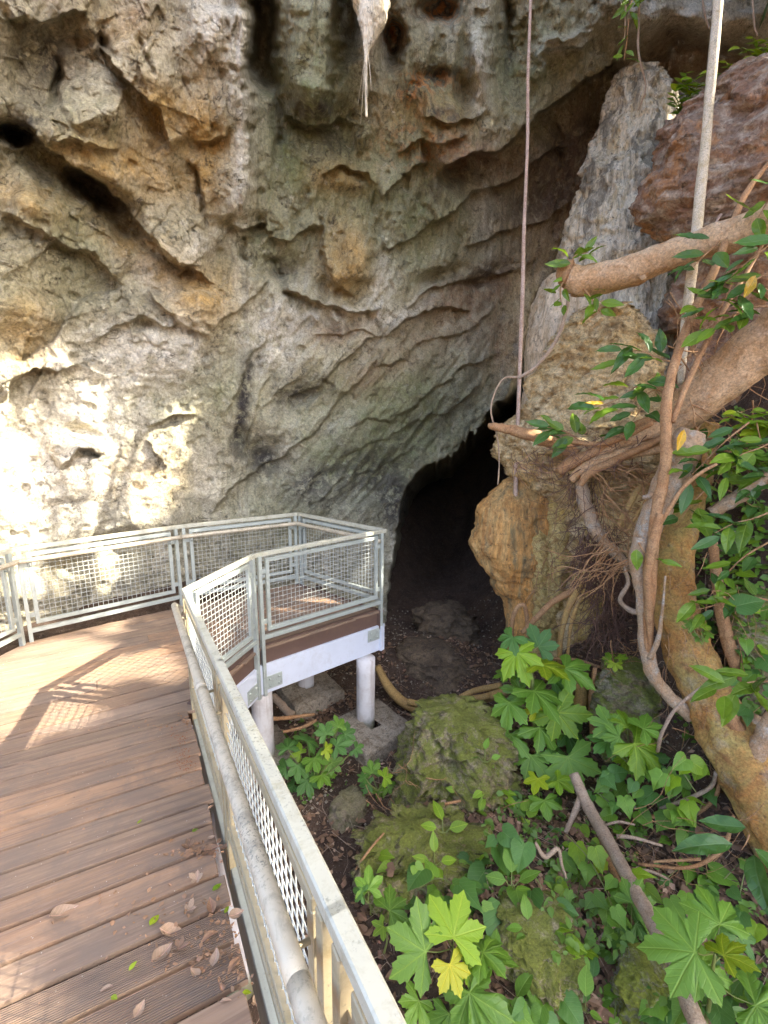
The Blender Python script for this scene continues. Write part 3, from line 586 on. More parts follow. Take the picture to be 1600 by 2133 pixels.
# ------------------------------------------------------------------ the ground: earth under the deck, cave floor, the bank on the right
def ground_z(x, y):
    x = np.asarray(x, float); y = np.asarray(y, float)
    z = -1.58+0*x
    s = (x-1.9)+0.4*np.minimum(y-4.5, 1.0)
    z = z+4.9*sst(0, 3.4, s)+0.12*np.maximum(s-3, 0)
    z = z+0.18*sst(5.5, 8.5, y)*sst(3.0, 1.5, x)                              # towards the cave
    z = z+0.30*np.exp(-(((x-0.75)/0.9)**2+((y-7.2)/0.7)**2))                   # mound before the cave
    l = 0.72*x+0.0*y+2.05+0.35*(7.0-y)*0                                      # rises to the cliff foot on the left
    z = np.where(y > 2.0, z+1.45*sst(-2.0, -3.6, x-0.55*(y-5.2)), z)
    z = z+0.25*np.exp(-(((x-0.9)/0.9)**2+((y-3.6)/1.2)**2))+0.35*np.exp(-(((x-1.0)/0.9)**2+((y-2.7)/0.6)**2))
    z = z+0.10*fbm(x*0.9, y*0.9, 0, 7, 3)+0.05*fbm(x*4, y*4, 0, 8, 3)+0.015*fbm(x*15, y*15, 0, 9, 2)
    return z
def build_ground():
    def axis(lo, a, b, hi, st):
        m = np.arange(a, b, st); l = a-np.cumsum(st*1.13**np.arange(1, 90)); l = l[l > lo][::-1]; h = b+np.cumsum(st*1.13**np.arange(0, 90)); h = h[h < hi]
        return np.r_[lo, l, m, h, hi]
    xs = axis(-600, -2.2, 5.2, 600, 0.03); ys = axis(-600, 1.2, 9.0, 600, 0.03)
    X, Y = np.meshgrid(xs, ys); Z = ground_z(X, Y)
    far = sst(14, 60, np.hypot(X, Y)); Z = Z*(1-far)+far*np.where(Z > -1, 2.0, -1.6)
    o = link('ground', np_mesh('ground', np.stack([X, Y, Z], -1).reshape(-1, 3), grid_faces(len(ys), len(xs)), M['soil']))
    prop(o, 'dark reddish brown earth floor strewn with stones and litter', 'ground', kind='structure')
build_ground()

# ------------------------------------------------------------------ standing rocks and boulders
def rock(name, label, mat, secs, thick=0.8, amp=0.06, freq=2.2, flute=0.0, seed=1, nr=150, nc=110, cat='rock', top=True, sink=0.0, sub=1.0):
    """secs: rows (py, px left, px right, Y) from top to bottom"""
    s = spline(secs, nr); py, l, r, Y = s.T
    py = py.copy()
    c = np.array([at((a+b)/2, p, q) for p, a, b, q in zip(py, l, r, Y)])
    hw = np.array([(b-a)/2*mpp(v) for a, b, v in zip(l, r, c)]); hw = np.maximum(hw, 0.01)
    if top:
        n = max(4, nr//12); e = np.sqrt(np.clip(np.linspace(0.0, 1, n), 0, 1)); hw[:n] *= e
    th = np.linspace(0, 2*math.pi, nc, endpoint=False)
    wob = 1+0.22*np.cos(2*th+seed)*np.sin(th)**2
    V = np.zeros((nr, nc, 3))
    V[..., 0] = c[:, 0:1]+hw[:, None]*np.cos(th)[None]
    V[..., 1] = c[:, 1:2]+hw[:, None]*np.sin(th)[None]*thick*wob[None]
    V[..., 2] = c[:, 2:3]
    if sink: V[-1, :, 2] -= sink
    rad = np.stack([np.cos(th), np.sin(th)*1.0, 0*th], -1)[None]+np.zeros((nr, 1, 1))
    x, y, z = V[..., 0], V[..., 1], V[..., 2]
    f = freq
    d = amp*(1.2*rdg(x*f, y*f, z*f*(0.4 if flute else 1), seed, 3)+0.8*fbm(x*f*2.7, y*f*2.7, z*f*2.7, seed+9, 4))+amp*0.45*rdg(x*f*6, y*f*6, z*f*6, seed+5, 3)+amp*0.3*fbm(x*f*16, y*f*16, z*f*16, seed+6, 2)-amp*0.6*sst(0.4, 0.7, vn(x*f*3, y*f*3, z*f*3, seed+77))+amp*(0.0 if flute else 0.9)*facet(x*f*1.1, y*f*1.1, z*f*1.1, seed+31)+amp*0.45*facet(x*f*3, y*f*3, z*f*3, seed+41)
    if flute: d = d+flute*rdg(x*6, y*6, z*0.5, seed+3, 2)
    V += rad*(d*np.minimum(1, hw[:, None]*4))[..., None]
    V[..., 2] += 0.6*amp*fbm(x*f*1.5+5, y*f*1.5, z*f*1.5, seed+21, 3)
    base = Vector((float(c[-1, 0]), float(c[-1, 1]), float(c[-1, 2])))
    me = np_mesh(name, V.reshape(-1, 3)-np.array(base), grid_faces(nr, nc, True), mat)
    o = link(name, me); o.location = base
    return prop(o, label, cat)
rock('limestone_pinnacle', 'tall pale grey limestone pinnacle right of the cave, streaked and sunlit at its edge', M['white_rock'],
     [(128, 1308, 1322, 8.3), (165, 1288, 1360, 8.3), (200, 1276, 1388, 8.25), (255, 1262, 1402, 8.2), (310, 1243, 1394, 8.1), (370, 1222, 1386, 8.0), (430, 1204, 1388, 7.95), (500, 1190, 1400, 7.9), (560, 1178, 1410, 7.85), (640, 1160, 1430, 7.8), (760, 1150, 1440, 7.7), (900, 1140, 1450, 7.6), (1250, 1130, 1450, 7.5)], 0.7, 0.075, 1.8, 0.07, 3, 220, 160, 'rock pinnacle', sink=0.6)
rock('flowstone_column', 'smooth pale tan flowstone column at the edge of the dark cave', M['flute_rock'],
     [(560, 1162, 1200, 7.35), (590, 1136, 1235, 7.35), (640, 1114, 1240, 7.35), (720, 1098, 1240, 7.3), (800, 1096, 1230, 7.25), (900, 1085, 1230, 7.2), (1000, 1075, 1230, 7.1), (1330, 1060, 1230, 7.05)], 0.8, 0.035, 1.6, 0.035, 11, 120, 90, 'rock column', sink=0.5)
rock('tan_rock', 'rough tan rock with dark cracks below the cut branch', M['tan_rock'],
     [(632, 1222, 1300, 6.75), (665, 1190, 1330, 6.75), (720, 1160, 1345, 6.7), (780, 1128, 1358, 6.65), (840, 1104, 1372, 6.6), (890, 1062, 1385, 6.55), (935, 1040, 1395, 6.55), (970, 1062, 1400, 6.55), (1010, 1085, 1400, 6.6), (1080, 1120, 1400, 6.6), (1350, 1120, 1400, 6.5)], 0.75, 0.10, 1.9, 0.0, 21, 200, 170, 'rock', sink=0.5)
rock('orange_rock', 'smooth orange rock face bulging into the dark cave mouth', M['orange_rock'],
     [(985, 1058, 1150, 6.55), (1008, 1044, 1170, 6.52), (1030, 1020, 1180, 6.5), (1060, 1002, 1186, 6.46), (1100, 994, 1190, 6.43), (1135, 986, 1192, 6.42), (1165, 998, 1194, 6.4), (1205, 1022, 1196, 6.4), (1236, 1040, 1198, 6.4), (1246, 1052, 1198, 6.4), (1320, 1058, 1200, 6.4), (1400, 1066, 1200, 6.4)], 0.55, 0.045, 1.3, 0.0, 31, 150, 130, 'rock', sink=0.4)
for i, (lab, sec) in enumerate([
    ('crusty ochre rock rib left of the hanging fine roots', [(1020, 1150, 1178, 6.28), (1060, 1140, 1190, 6.25), (1120, 1134, 1196, 6.22), (1180, 1128, 1196, 6.2), (1240, 1120, 1184, 6.2), (1290, 1124, 1176, 6.2), (1335, 1126, 1160, 6.2)]),
    ('thin crusty ochre rock rib beside the orange rock', [(1100, 1112, 1134, 6.2), (1140, 1106, 1142, 6.18), (1190, 1108, 1146, 6.16), (1225, 1112, 1142, 6.15), (1290, 1110, 1150, 6.15), (1350, 1110, 1150, 6.15)]),
    ('yellowish crusty rock rib under the root tangle', [(1240, 1222, 1246, 6.0), (1270, 1206, 1250, 5.95), (1310, 1196, 1252, 5.9), (1345, 1194, 1236, 5.9), (1365, 1198, 1226, 5.9)]),
    ('crusty tan rock rib behind the grey diagonal root', [(930, 1180, 1230, 6.4), (980, 1160, 1260, 6.35), (1060, 1160, 1280, 6.3), (1150, 1180, 1320, 6.25), (1250, 1180, 1340, 6.2), (1380, 1180, 1340, 6.2)])]):
    rock('rock_rib', lab, M['crust_rock'], sec, 0.8, 0.05, 4.0, 0.0, 41+i*7, 110, 64, 'rock', sink=0.2)
rock('red_boulder', 'big rusty red and brown boulder behind the hanging pole at upper right', M['red_rock'],
     [(150, 1560, 1800, 6.4), (185, 1490, 1900, 6.3), (225, 1425, 1960, 6.2), (270, 1394, 2000, 6.15), (330, 1378, 2040, 6.1), (390, 1370, 2040, 6.1), (435, 1378, 2040, 6.1), (470, 1395, 2000, 6.15), (500, 1412, 1900, 6.2), (560, 1450, 1800, 6.3), (640, 1450, 1800, 6.4), (700, 1440, 1800, 6.4)], 0.6, 0.15, 0.9, 0.0, 61, 200, 190, 'boulder', sink=1.0)
rock('mossy_boulder', 'rounded green mossy boulder beside the concrete footing', M['moss_rock'],
     [(1482, 905, 1000, 4.75), (1497, 880, 1030, 4.72), (1530, 856, 1050, 4.7), (1580, 838, 1062, 4.62), (1640, 826, 1068, 4.5), (1690, 808, 1050, 4.4), (1740, 796, 1010, 4.35)], 0.85, 0.10, 2.8, 0.0, 71, 150, 150, 'boulder', sink=0.3)
rock('mossy_boulder', 'long low mossy ledge beside the near rail', M['moss_rock'],
     [(1722, 850, 940, 3.6), (1740, 800, 975, 3.55), (1770, 772, 985, 3.45), (1815, 768, 975, 3.32), (1880, 800, 960, 3.2), (1960, 800, 950, 3.1), (2080, 790, 950, 3.0)], 0.75, 0.12, 3.0, 0.0, 81, 150, 150, 'boulder', sink=0.4)
rock('mossy_boulder', 'grey mossy stump-like rock at the bottom under dead leaves', M['moss_rock'],
     [(1905, 1070, 1140, 2.75), (1918, 1046, 1176, 2.74), (1950, 1034, 1196, 2.7), (2000, 1026, 1204, 2.66), (2090, 1015, 1208, 2.62), (2200, 1010, 1210, 2.6)], 0.8, 0.06, 3.6, 0.05, 91, 150, 150, 'boulder', sink=0.4)
rock('mossy_boulder', 'bright green mossy boulder at the bottom beside the fallen pole', M['moss_rock2'],
     [(1988, 1330, 1370, 2.5), (2000, 1312, 1392, 2.48), (2030, 1296, 1414, 2.45), (2080, 1284, 1424, 2.42), (2140, 1275, 1430, 2.4), (2250, 1270, 1435, 2.38)], 0.85, 0.06, 3.6, 0.0, 101, 150, 150, 'boulder', sink=0.4)
rock('mossy_boulder', 'shaded mossy boulder behind the lower trunk', M['moss_rock'],
     [(1372, 1300, 1360, 5.0), (1390, 1270, 1390, 4.95), (1430, 1255, 1410, 4.9), (1490, 1245, 1430, 4.8), (1580, 1280, 1460, 4.6), (1680, 1320, 1500, 4.4)], 0.8, 0.08, 2.8, 0.0, 111, 120, 110, 'boulder', sink=0.4)
rock('mossy_boulder', 'dark mossy rock at the right edge among the leaves', M['moss_rock'],
     [(1240, 1575, 1660, 4.2), (1265, 1550, 1700, 4.2), (1310, 1540, 1720, 4.15), (1360, 1550, 1720, 4.1), (1420, 1560, 1720, 4.0)], 0.8, 0.06, 2.8, 0.0, 121, 90, 90, 'boulder', sink=0.3)
rock('cave_boulder', 'brown boulder lying inside the cave mouth', M['cave_rock'],
     [(1258, 900, 945, 8.0), (1275, 878, 965, 7.95), (1300, 868, 985, 7.9), (1330, 870, 1008, 7.8), (1360, 880, 1020, 7.7), (1400, 880, 1020, 7.6)], 0.9, 0.10, 2.4, 0.0, 131, 90, 90, 'boulder', sink=0.3)
rock('cave_boulder', 'flat grey rock poking from the earth before the cave', M['cave_rock'],
     [(1338, 870, 890, 7.1), (1346, 845, 925, 7.05), (1362, 832, 960, 7.0), (1390, 828, 990, 6.9), (1425, 826, 1000, 6.8)], 0.9, 0.06, 2.8, 0.0, 141, 80, 80, 'boulder', sink=0.3)
rock('cave_boulder', 'pale block deep inside the cave entrance', M['cave_rock'],
     [(1246, 820, 885, 9.6), (1256, 812, 895, 9.55), (1290, 808, 905, 9.5), (1330, 806, 908, 9.4)], 0.8, 0.05, 2.0, 0.0, 151, 60, 70, 'boulder', sink=0.4)
rock('ground_stone', 'flat brown stone beside the seedlings near the rail', M['brown_stone'],
     [(1655, 715, 740, 4.3), (1662, 700, 758, 4.28), (1676, 692, 762, 4.22), (1700, 684, 758, 4.15)], 0.8, 0.04, 4.0, 0.0, 161, 60, 70, 'stone', sink=0.2)
rock('stalactite', 'white sunlit stalactite hanging at the top of the cliff', M['white_rock'],
     [(-160, 700, 840, 5.5), (-60, 724, 826, 5.4), (0, 744, 812, 5.35), (35, 752, 804, 5.3), (65, 756, 790, 5.28), (90, 758, 778, 5.27), (108, 759, 769, 5.26), (125, 760, 766, 5.25), (180, 760, 765, 5.25), (242, 762, 764.5, 5.25)], 0.8, 0.06, 4.0, 0.03, 171, 120, 60, 'stalactite', top=False)
# ------------------------------------------------------------------ boardwalk: flat landing, then a ramp up towards the viewer
Q = dict(P0=(-3.868, 4.792), P1=(-2.576, 5.861), P2=(-1.226, 6.677), P3=(0.008, 5.759), P4=(-1.316, 4.687), P5=(-1.623, 3.699), P6=(-0.7975, 2.134), P7=(-0.098, 0.801))
Q = {k: Vector((*v, 0)) for k, v in Q.items()}
RD = (Q['P6']-Q['P5']).normalized(); RT = Vector((RD.y, -RD.x, 0))           # along the ramp towards the viewer; to its left
SLOPE = 0.1373
def ramp(s, t, dz=0.0): p = Q['P5']+RD*s+RT*t; return Vector((p.x, p.y, SLOPE*max(s, 0.0)+dz))
walk = empty('boardwalk', (-1.8, 4.2, 0), 'brown timber boardwalk with a landing before the cave and a ramp', 'boardwalk')
random.seed(4)
def plank(corners, x_axis, mat, name='deck_board', th=0.024, parent=walk):
    """corners: four top points in order; own axes along the board so the grain follows it"""
    c = sum((Vector(p) for p in corners), Vector())/len(corners)
    x = Vector(x_axis).normalized(); n = (Vector(corners[1])-Vector(corners[0])).cross(Vector(corners[-1])-Vector(corners[0])).normalized()
    if n.z < 0: n = -n
    y = n.cross(x); Mx = Matrix((x, y, n)).transposed()
    top = [Mx.transposed() @ (Vector(p)-c) for p in corners]
    area = sum(top[k-1].x*top[k].y-top[k].x*top[k-1].y for k in range(len(top)))
    if area < 0: top = top[::-1]
    e = 0.0025                                                                # eased edges
    cen = sum(top, Vector())/len(top); N = len(top)
    ins = [v+(cen-v).normalized()*min(e*1.6, (cen-v).length*0.3) for v in top]
    V = [(*v.xy, -th) for v in top]+[(*v.xy, -e) for v in top]+[(*v.xy, 0) for v in ins]
    F = [tuple(range(N-1, -1, -1))]+[(i, (i+1) % N, N+(i+1) % N, N+i) for i in range(N)]+[(N+i, N+(i+1) % N, 2*N+(i+1) % N, 2*N+i) for i in range(N)]+[tuple(range(2*N, 3*N))]
    me = bpy.data.meshes.new(name); me.from_pydata(V, [], F); me.materials.append(mat); me.update()
    o = link(name, me, parent); o.matrix_parent_inverse = Matrix.Identity(4)
    o.matrix_basis = Matrix.Translation(-origin(parent)) @ Matrix.Translation(c) @ Mx.to_4x4()
    return o
# landing boards, cut by the outline
SEAM_R, SEAM_L = Vector((-1.60, 3.63, 0)), Vector((-4.3, 2.85, 0))
BD = Vector((math.cos(R(31)), math.sin(R(31)), 0)); BN = Vector((-BD.y, BD.x, 0))
outline = [Q['P0'], Q['P1'], Q['P2'], Q['P3'], Q['P4'], SEAM_R, SEAM_L]
def extent(v):
    xs = []
    for i in range(len(outline)):
        a, b = outline[i], outline[(i+1) % len(outline)]; va, vb = a.dot(BN), b.dot(BN)
        if (va-v)*(vb-v) <= 0 and va != vb: xs.append((a+(b-a)*((v-va)/(vb-va))).dot(BD))
    return (min(xs), max(xs)) if len(xs) > 1 else None
v = min(p.dot(BN) for p in outline)+0.001; vmax = max(p.dot(BN) for p in outline)-0.001
while v < vmax-0.03:
    w = 0.166; v1 = min(v+w, vmax)
    vv = [v]+sorted(p.dot(BN) for p in outline if v+0.004 < p.dot(BN) < v1-0.004)+[v1]
    ex = [extent(q) for q in vv]; z = random.uniform(-0.0025, 0.0025)
    if all(ex) and max(e[1]-e[0] for e in ex) > 0.12:
        ja, jb = random.uniform(-0.004, 0.012), random.uniform(-0.004, 0.012)
        def pt(x, q): p = BD*x+BN*q; return Vector((p.x, p.y, z))
        lo, hi = max(e[0] for e in ex), min(e[1] for e in ex)
        Lc = [pt(e[0]+ja, q) for e, q in zip(ex, vv)]; Rc = [pt(max(e[1]-jb, e[0]+0.03), q) for e, q in zip(ex, vv)]
        if hi-lo > 2.0 and random.random() < 0.6:
            m = lo+(hi-lo)*random.uniform(0.35, 0.65)
            plank(Lc[::-1]+[pt(m-0.002, v), pt(m-0.002, v1)], BD, M['wood']); plank([pt(m+0.002, v1), pt(m+0.002, v)]+Rc, BD, M['wood'])
        else: plank(Lc[::-1]+Rc, BD, M['wood'])
    v += w+random.uniform(0.022, 0.030)
# ramp boards, cut along the seam at the foot of the ramp
def seam_s(t):
    a, b = SEAM_R-Q['P5'], SEAM_L-Q['P5']; ta, tb = a.dot(RT), b.dot(RT); k = (t-ta)/(tb-ta); return a.dot(RD)+(b.dot(RD)-a.dot(RD))*k+0.008
def clip(poly):
    out = []
    for i in range(len(poly)):
        p, q = poly[i-1], poly[i]; fp, fq = p[0]-seam_s(p[1]), q[0]-seam_s(q[1])
        if (fp >= 0) != (fq >= 0): k = fp/(fp-fq); out.append((p[0]+(q[0]-p[0])*k, p[1]+(q[1]-p[1])*k))
        if fq >= 0: out.append(q)
    return out
s = -0.75; i = 0
while s < 5.6:
    w = 0.166; r0 = random.uniform(0.035, 0.06)+(0.03 if s > 1.3 else 0)+(0.02 if s > 2.4 else 0); r1 = r0+random.uniform(-0.006, 0.006); l0 = 2.55; z = random.uniform(-0.003, 0.003)
    pl = clip([(s, r0), (s+w, r1), (s+w, l0), (s, l0)])
    if len(pl) > 2 and max(p[1] for p in pl)-min(p[1] for p in pl) > 0.12:
        plank([ramp(a, b, z) for a, b in pl], -RT, M['wood_g'] if i in (15, 16) else M['wood'])
    s += w+random.uniform(0.023, 0.032); i += 1
# fascia boards and beams
def fascia(a, b, z0, z1, th, mat, name, out=0.0, bevel=0.004):
    a = Vector(a); b = Vector(b); d = (b-a); d.z = 0; n = Vector((d.y, -d.x, 0)).normalized()
    za = a.z; zb = b.z
    p = [a+n*out, b+n*out, b+n*(out+th), a+n*(out+th)]
    V = [q+Vector((0, 0, z0)) for q in p]+[q+Vector((0, 0, z1)) for q in p]
    return MB().hexa(V).build(name, mat, walk, bevel=bevel)
def cornered(a, b, ext): d = (b-a).normalized()*ext; return a-d, b+d
for k1, k2 in (('P3', 'P4'), ('P4', 'P5'), ('P2', 'P3')):
    a, b = Q[k2], Q[k1]
    if k2 == 'P3': a, b = Q['P3'], Q['P2']
    sgn = -1                                        # outward side lies to the right hand of a -> b here
    o = fascia(a, b, -0.245, 0.012, 0.045, M['brown'], 'fascia_board', -0.075)
    bm = fascia(*cornered(a, b, 0.02), -0.545, -0.20, 0.07, M['white'], 'beam', -0.07)
fascia(ramp(0.05, 0.0), ramp(5.6, 0.0), -0.34, -0.10, 0.04, M['galv'], 'stringer', -0.02)
fascia(ramp(0.05, 2.5), ramp(5.6, 2.5), -0.30, -0.045, 0.04, M['white'], 'stringer', -0.02)
fascia(ramp(0.05, 0.75), ramp(5.6, 0.75), -0.28, -0.045, 0.04, M['brown'], 'joist', 0)
for k in range(1, 5):
    c = Q['P4'].lerp(Q['P3'], k/5)+BN*0.13; e = c+BN*1.3
    MB().bar(c+Vector((0, 0, -0.16)), e+Vector((0, 0, -0.16)), BD, (0, 0, 1), 0.045, 0.22).build('joist', M['brown'], walk)
MB().bar(Q['P1']+Vector((0.1, -0.2, -0.16)), Q['P5']+Vector((-0.1, 0.2, -0.16)), (0.87, 0.5, 0), (0, 0, 1), 0.045, 0.22).build('joist', M['brown'], walk)
# round white support posts on the footings
def support(x, y, ztop, r=0.118):
    zb = float(ground_z(x, y))-0.15
    pts = [(x, y, zb+(ztop-zb)*k/6) for k in range(7)]
    return MB().tube(pts, r, 28).build('support_post', M['post'], walk, True)
support(-0.21, 5.52, -0.545); support(-1.36, 4.86, -0.545); support(-1.10, 6.25, -0.2); support(-2.3, 5.0, -0.05); support(-1.0, 2.7, -0.1); support(-0.25, 1.3, 0.1)
def bracket(c, x, y):
    o = MB().box(c, (0.19, 0.008, 0.155), x, y).build('bracket', M['galv'], walk, bevel=0.002)
    x = Vector(x).normalized(); y = Vector(y).normalized()
    for a in (-1, 1):
        for b in (-1, 1):
            p = Vector(c)+x*0.055*a+Vector((0, 0, 0.04*b)); MB().tube([p-y*0.018, p+y*0.018], 0.011, 8).build('bolt', M['galv'], o, True)
dD = (Q['P3']-Q['P4']).normalized(); nD = Vector((dD.y, -dD.x, 0))
bracket(Q['P4']+dD*0.16+nD*0.005+Vector((0, 0, -0.42)), dD, nD); bracket(Q['P3']-dD*0.16+nD*0.005+Vector((0, 0, -0.30)), dD, nD)
dE = (Q['P4']-Q['P5']).normalized(); nE = Vector((dE.y, -dE.x, 0)); bracket(Q['P4']-dE*0.16+nE*0.005+Vector((0, 0, -0.43)), dE, nE)
# concrete footings
def footing(label, x, y, z, sx, sy, h, rz, name='concrete_footing'):
    n = 24; bm = []; V = []; ca, sa = math.cos(R(rz)), math.sin(R(rz))
    rings = [(1.0, -h), (1.0, -h*0.5), (1.0, -0.03), (0.985, -0.008), (0.96, 0.0), (0.6, 0.0), (0.2, 0.0)]
    per = []
    for k in range(4*n):
        q, f = divmod(k, n); f = f/n*2-1; per.append([(f, -1), (1, f), (-f, 1), (-1, -f)][q])
    for sc, dz in rings:
        for (u, w_) in per: V.append((u*sx/2*sc, w_*sy/2*sc, dz))
    V = np.array(V); V += (0.010*np.stack([fbm(V[:, 0]*6+x*3, V[:, 1]*6, V[:, 2]*6, 3+i, 3) for i in range(3)], -1))
    F = grid_faces(len(rings), 4*n, True)[:, ::-1]
    o = link(name, np_mesh(name, V, F, M['concrete'])); o.location = (x, y, z); o.rotation_euler.z = R(rz)
    return prop(o, label, 'footing')
footing('square concrete footing under the front white support post', -0.12, 5.38, -1.38, 0.80, 0.80, 0.35, 39)
footing('concrete footing far back under the landing', -1.05, 6.2, -1.36, 0.75, 0.75, 0.35, 34)
footing('concrete footing at the near corner of the landing behind the ramp rail', -1.45, 4.95, -1.42, 0.7, 0.7, 0.35, 31)

# ------------------------------------------------------------------ railings
def railing(label, a, b, za=0.0, zb=0.0, low=-0.06, lowb=None, hand=None, old=False, wire=8, endtab=True, hand_ext=(0, 0)):
    """one welded section from a to b; hand: +1/-1 side of the pipe handrail"""
    lowb = low if lowb is None else lowb
    mid = (a+b)/2; root = empty('railing', (mid.x, mid.y, (za+zb)/2), label, 'railing', 'galvanised mesh railing sections')
    d = b-a; L = d.length; d = d/L; n = Vector((-d.y, d.x, 0)); up = Vector((0, 0, 1))
    def P(u, z, o=0.0): return a+d*u+n*o+Vector((0, 0, za+(zb-za)*u/L+z))
    mg = M['galv_tan'] if old else M['galv']; mc = M['cap']  # old picks the tan steel
    MB().bar(P(-0.018, 1.046), P(L+0.018, 1.046), n, up, 0.043, 0.047).build('top_rail', mc, root, bevel=0.005)
    MB().bar(P(0.03, 0.122), P(L-0.03, 0.122), n, up, 0.040, 0.045).build('bottom_rail', mg, root, bevel=0.004)
    for u, lw in ((0.047, low), (L-0.047, lowb)):
        MB().bar(P(u, lw), P(u, 1.022), n, d, 0.05, 0.038).build('post', mg, root, bevel=0.003)
    u0, u1, z0, z1 = 0.150, L-0.150, 0.232, 0.955; w = 0.040
    fr = MB()
    fr.bar(P(u0-w, z0-w/2), P(u1+w, z0-w/2), n, up, 0.038, w); fr.bar(P(u0-w, z1+w/2), P(u1+w, z1+w/2), n, up, 0.038, w)
    fr.bar(P(u0-w/2, z0), P(u0-w/2, z1), n, d, 0.036, w); fr.bar(P(u1+w/2, z0), P(u1+w/2, z1), n, d, 0.036, w)
    # lips of the angle section, a little proud on the outer side
    fr.bar(P(u0-w, z0-w+0.004, 0.021), P(u1+w, z0-w+0.004, 0.021), n, up, 0.006, 0.014); fr.bar(P(u0-w, z1+w-0.004, 0.021), P(u1+w, z1+w-0.004, 0.021), n, up, 0.006, 0.014)
    fro = fr.build('panel_frame', mg, root, bevel=0.003)
    for z in (0.30, 0.86):
        for ua, ub in ((0.064, u0-w+0.004), (u1+w-0.004, L-0.064)):
            MB().bar(P(ua, z), P(ub, z), n, up, 0.012, 0.05).build('weld_tab', mg, root)
    mw = MB(); r = 0.0026
    nx = max(2, round((u1-u0)/0.0508)); nz = 14
    for i in range(1, nx):
        u = u0+(u1-u0)*i/nx; mw.tube([P(u, z0-0.005, r*0.8), P(u, z1+0.005, r*0.8)], r, wire, False)
    for j in range(1, nz):
        z = z0+(z1-z0)*j/nz; mw.tube([P(u0-0.005, z, -r*0.8), P(u1+0.005, z, -r*0.8)], r, wire, False)
    mw.build('mesh_panel', M['wire'], root, wire > 4)
    if hand:
        h = 0.93; o = hand*0.085; e0, e1 = hand_ext
        pts = []
        if e0: pts += [P(0.02, h-0.06, o*0.25), P(-0.01, h-0.025, o*0.6), P(0.0, h, o*0.95)]
        pts += [P(0.03 if e0 else -0.0, h, o), P(L*0.33, h, o), P(L*0.66, h, o), P(L-(0.03 if e1 else 0.0), h, o)]
        hr = MB().tube(spline(pts, 28), 0.0255, 18).build('handrail', M['pipe'], root, True)
        for u in (0.13, L-0.13):
            MB().tube([P(u, h-0.075, 0.0), P(u, h-0.075, o*0.8), P(u, h-0.02, o)], 0.008, 8).build('handrail_bracket', mg, hr, True)
    return root
Gl = Q['P0']+Vector((-0.30, -1.88, 0))
railing('mesh railing section at the left edge turning towards the viewer', Gl, Q['P0'], hand=-1)
railing('sunlit mesh railing section at the left of the landing, before the bright rock', Q['P0'], Q['P1'], hand=-1, wire=6)
railing('mesh railing section at the back of the landing under the grey cliff', Q['P1'], Q['P2'], hand=-1, wire=6)
railing('shaded mesh railing section at the far end of the landing by the cave', Q['P2'], Q['P3'], hand=-1, low=-0.3, wire=6)
railing('mesh railing section above the white beam, facing the cave', Q['P3'], Q['P4'], low=-0.46, lowb=-0.56, wire=6)
railing('short angled mesh railing section where the ramp meets the landing', Q['P4'], Q['P5'], low=-0.56, lowb=-0.30, wire=6)
def RZ(p): return SLOPE*(p-Q['P5']).dot(RD)
P7 = Q['P5']+RD*3.29; P8 = Q['P5']+RD*4.8
railing('tan ramp railing section at the foot of the ramp with pipe handrail', Q['P5'], Q['P6'], 0, RZ(Q['P6']), low=-0.2, hand=-1, old=True, hand_ext=(1, 0))
railing('tan ramp railing section in the middle of the ramp with pipe handrail', Q['P6'], P7, RZ(Q['P6']), RZ(P7), low=-0.2, hand=-1, old=True)
railing('tan ramp railing section nearest the viewer at the bottom edge', P7, P8, RZ(P7), RZ(P8), low=-0.2, hand=-1, old=True)
# ------------------------------------------------------------------ wood: limbs, roots, vines
def limb(name, label, mat, pts, n=40, sides=18, cat=None, parent=None, rough=0.10, seed=1, group=None, ridge=0.07):
    """pts: rows (px, py, Y, radius in px)"""
    s = spline(pts, n); P = [at(a, b, c) for a, b, c, r in s]; rad = [max(0.4, r)*mpp(p) for p, (a, b, c, r) in zip(P, s)]
    mb = MB(); mb.tube(P, rad, sides)
    V = np.array(mb.v); cen = np.repeat(np.array([list(p) for p in P]), sides, 0)
    f = 1.0/max(0.02, np.mean(rad)); d = V-cen
    k = 1+rough*(fbm(V[:, 0]*f*0.8, V[:, 1]*f*0.8, V[:, 2]*f*0.5, seed, 3)*1.6+0.5*vn(V[:, 0]*f*2, V[:, 1]*f*2, V[:, 2]*f*2, seed+5))
    if ridge:
        th = np.tile(np.linspace(0, 2*math.pi, sides, endpoint=False), len(P)); al = np.repeat(np.linspace(0, n*0.11, len(P)), sides)
        k = k+ridge*rdg(np.cos(th)*1.6+7, np.sin(th)*1.6, al*0.8, seed+50, 2)-ridge*0.8*sst(0.45, 0.75, vn(np.cos(th)*2, np.sin(th)*2, al*3, seed+60))
    V = cen+d*k[:, None]; mb.v = [tuple(v) for v in V]
    if parent is None:
        e = MB(); e.v = mb.v; e.f = mb.f; base = P[-1]
        me = e.mesh(name, mat, True, base); o = link(name, me); o.location = base
        return prop(o, label, cat, group)
    return mb.build(name, mat, parent, True)
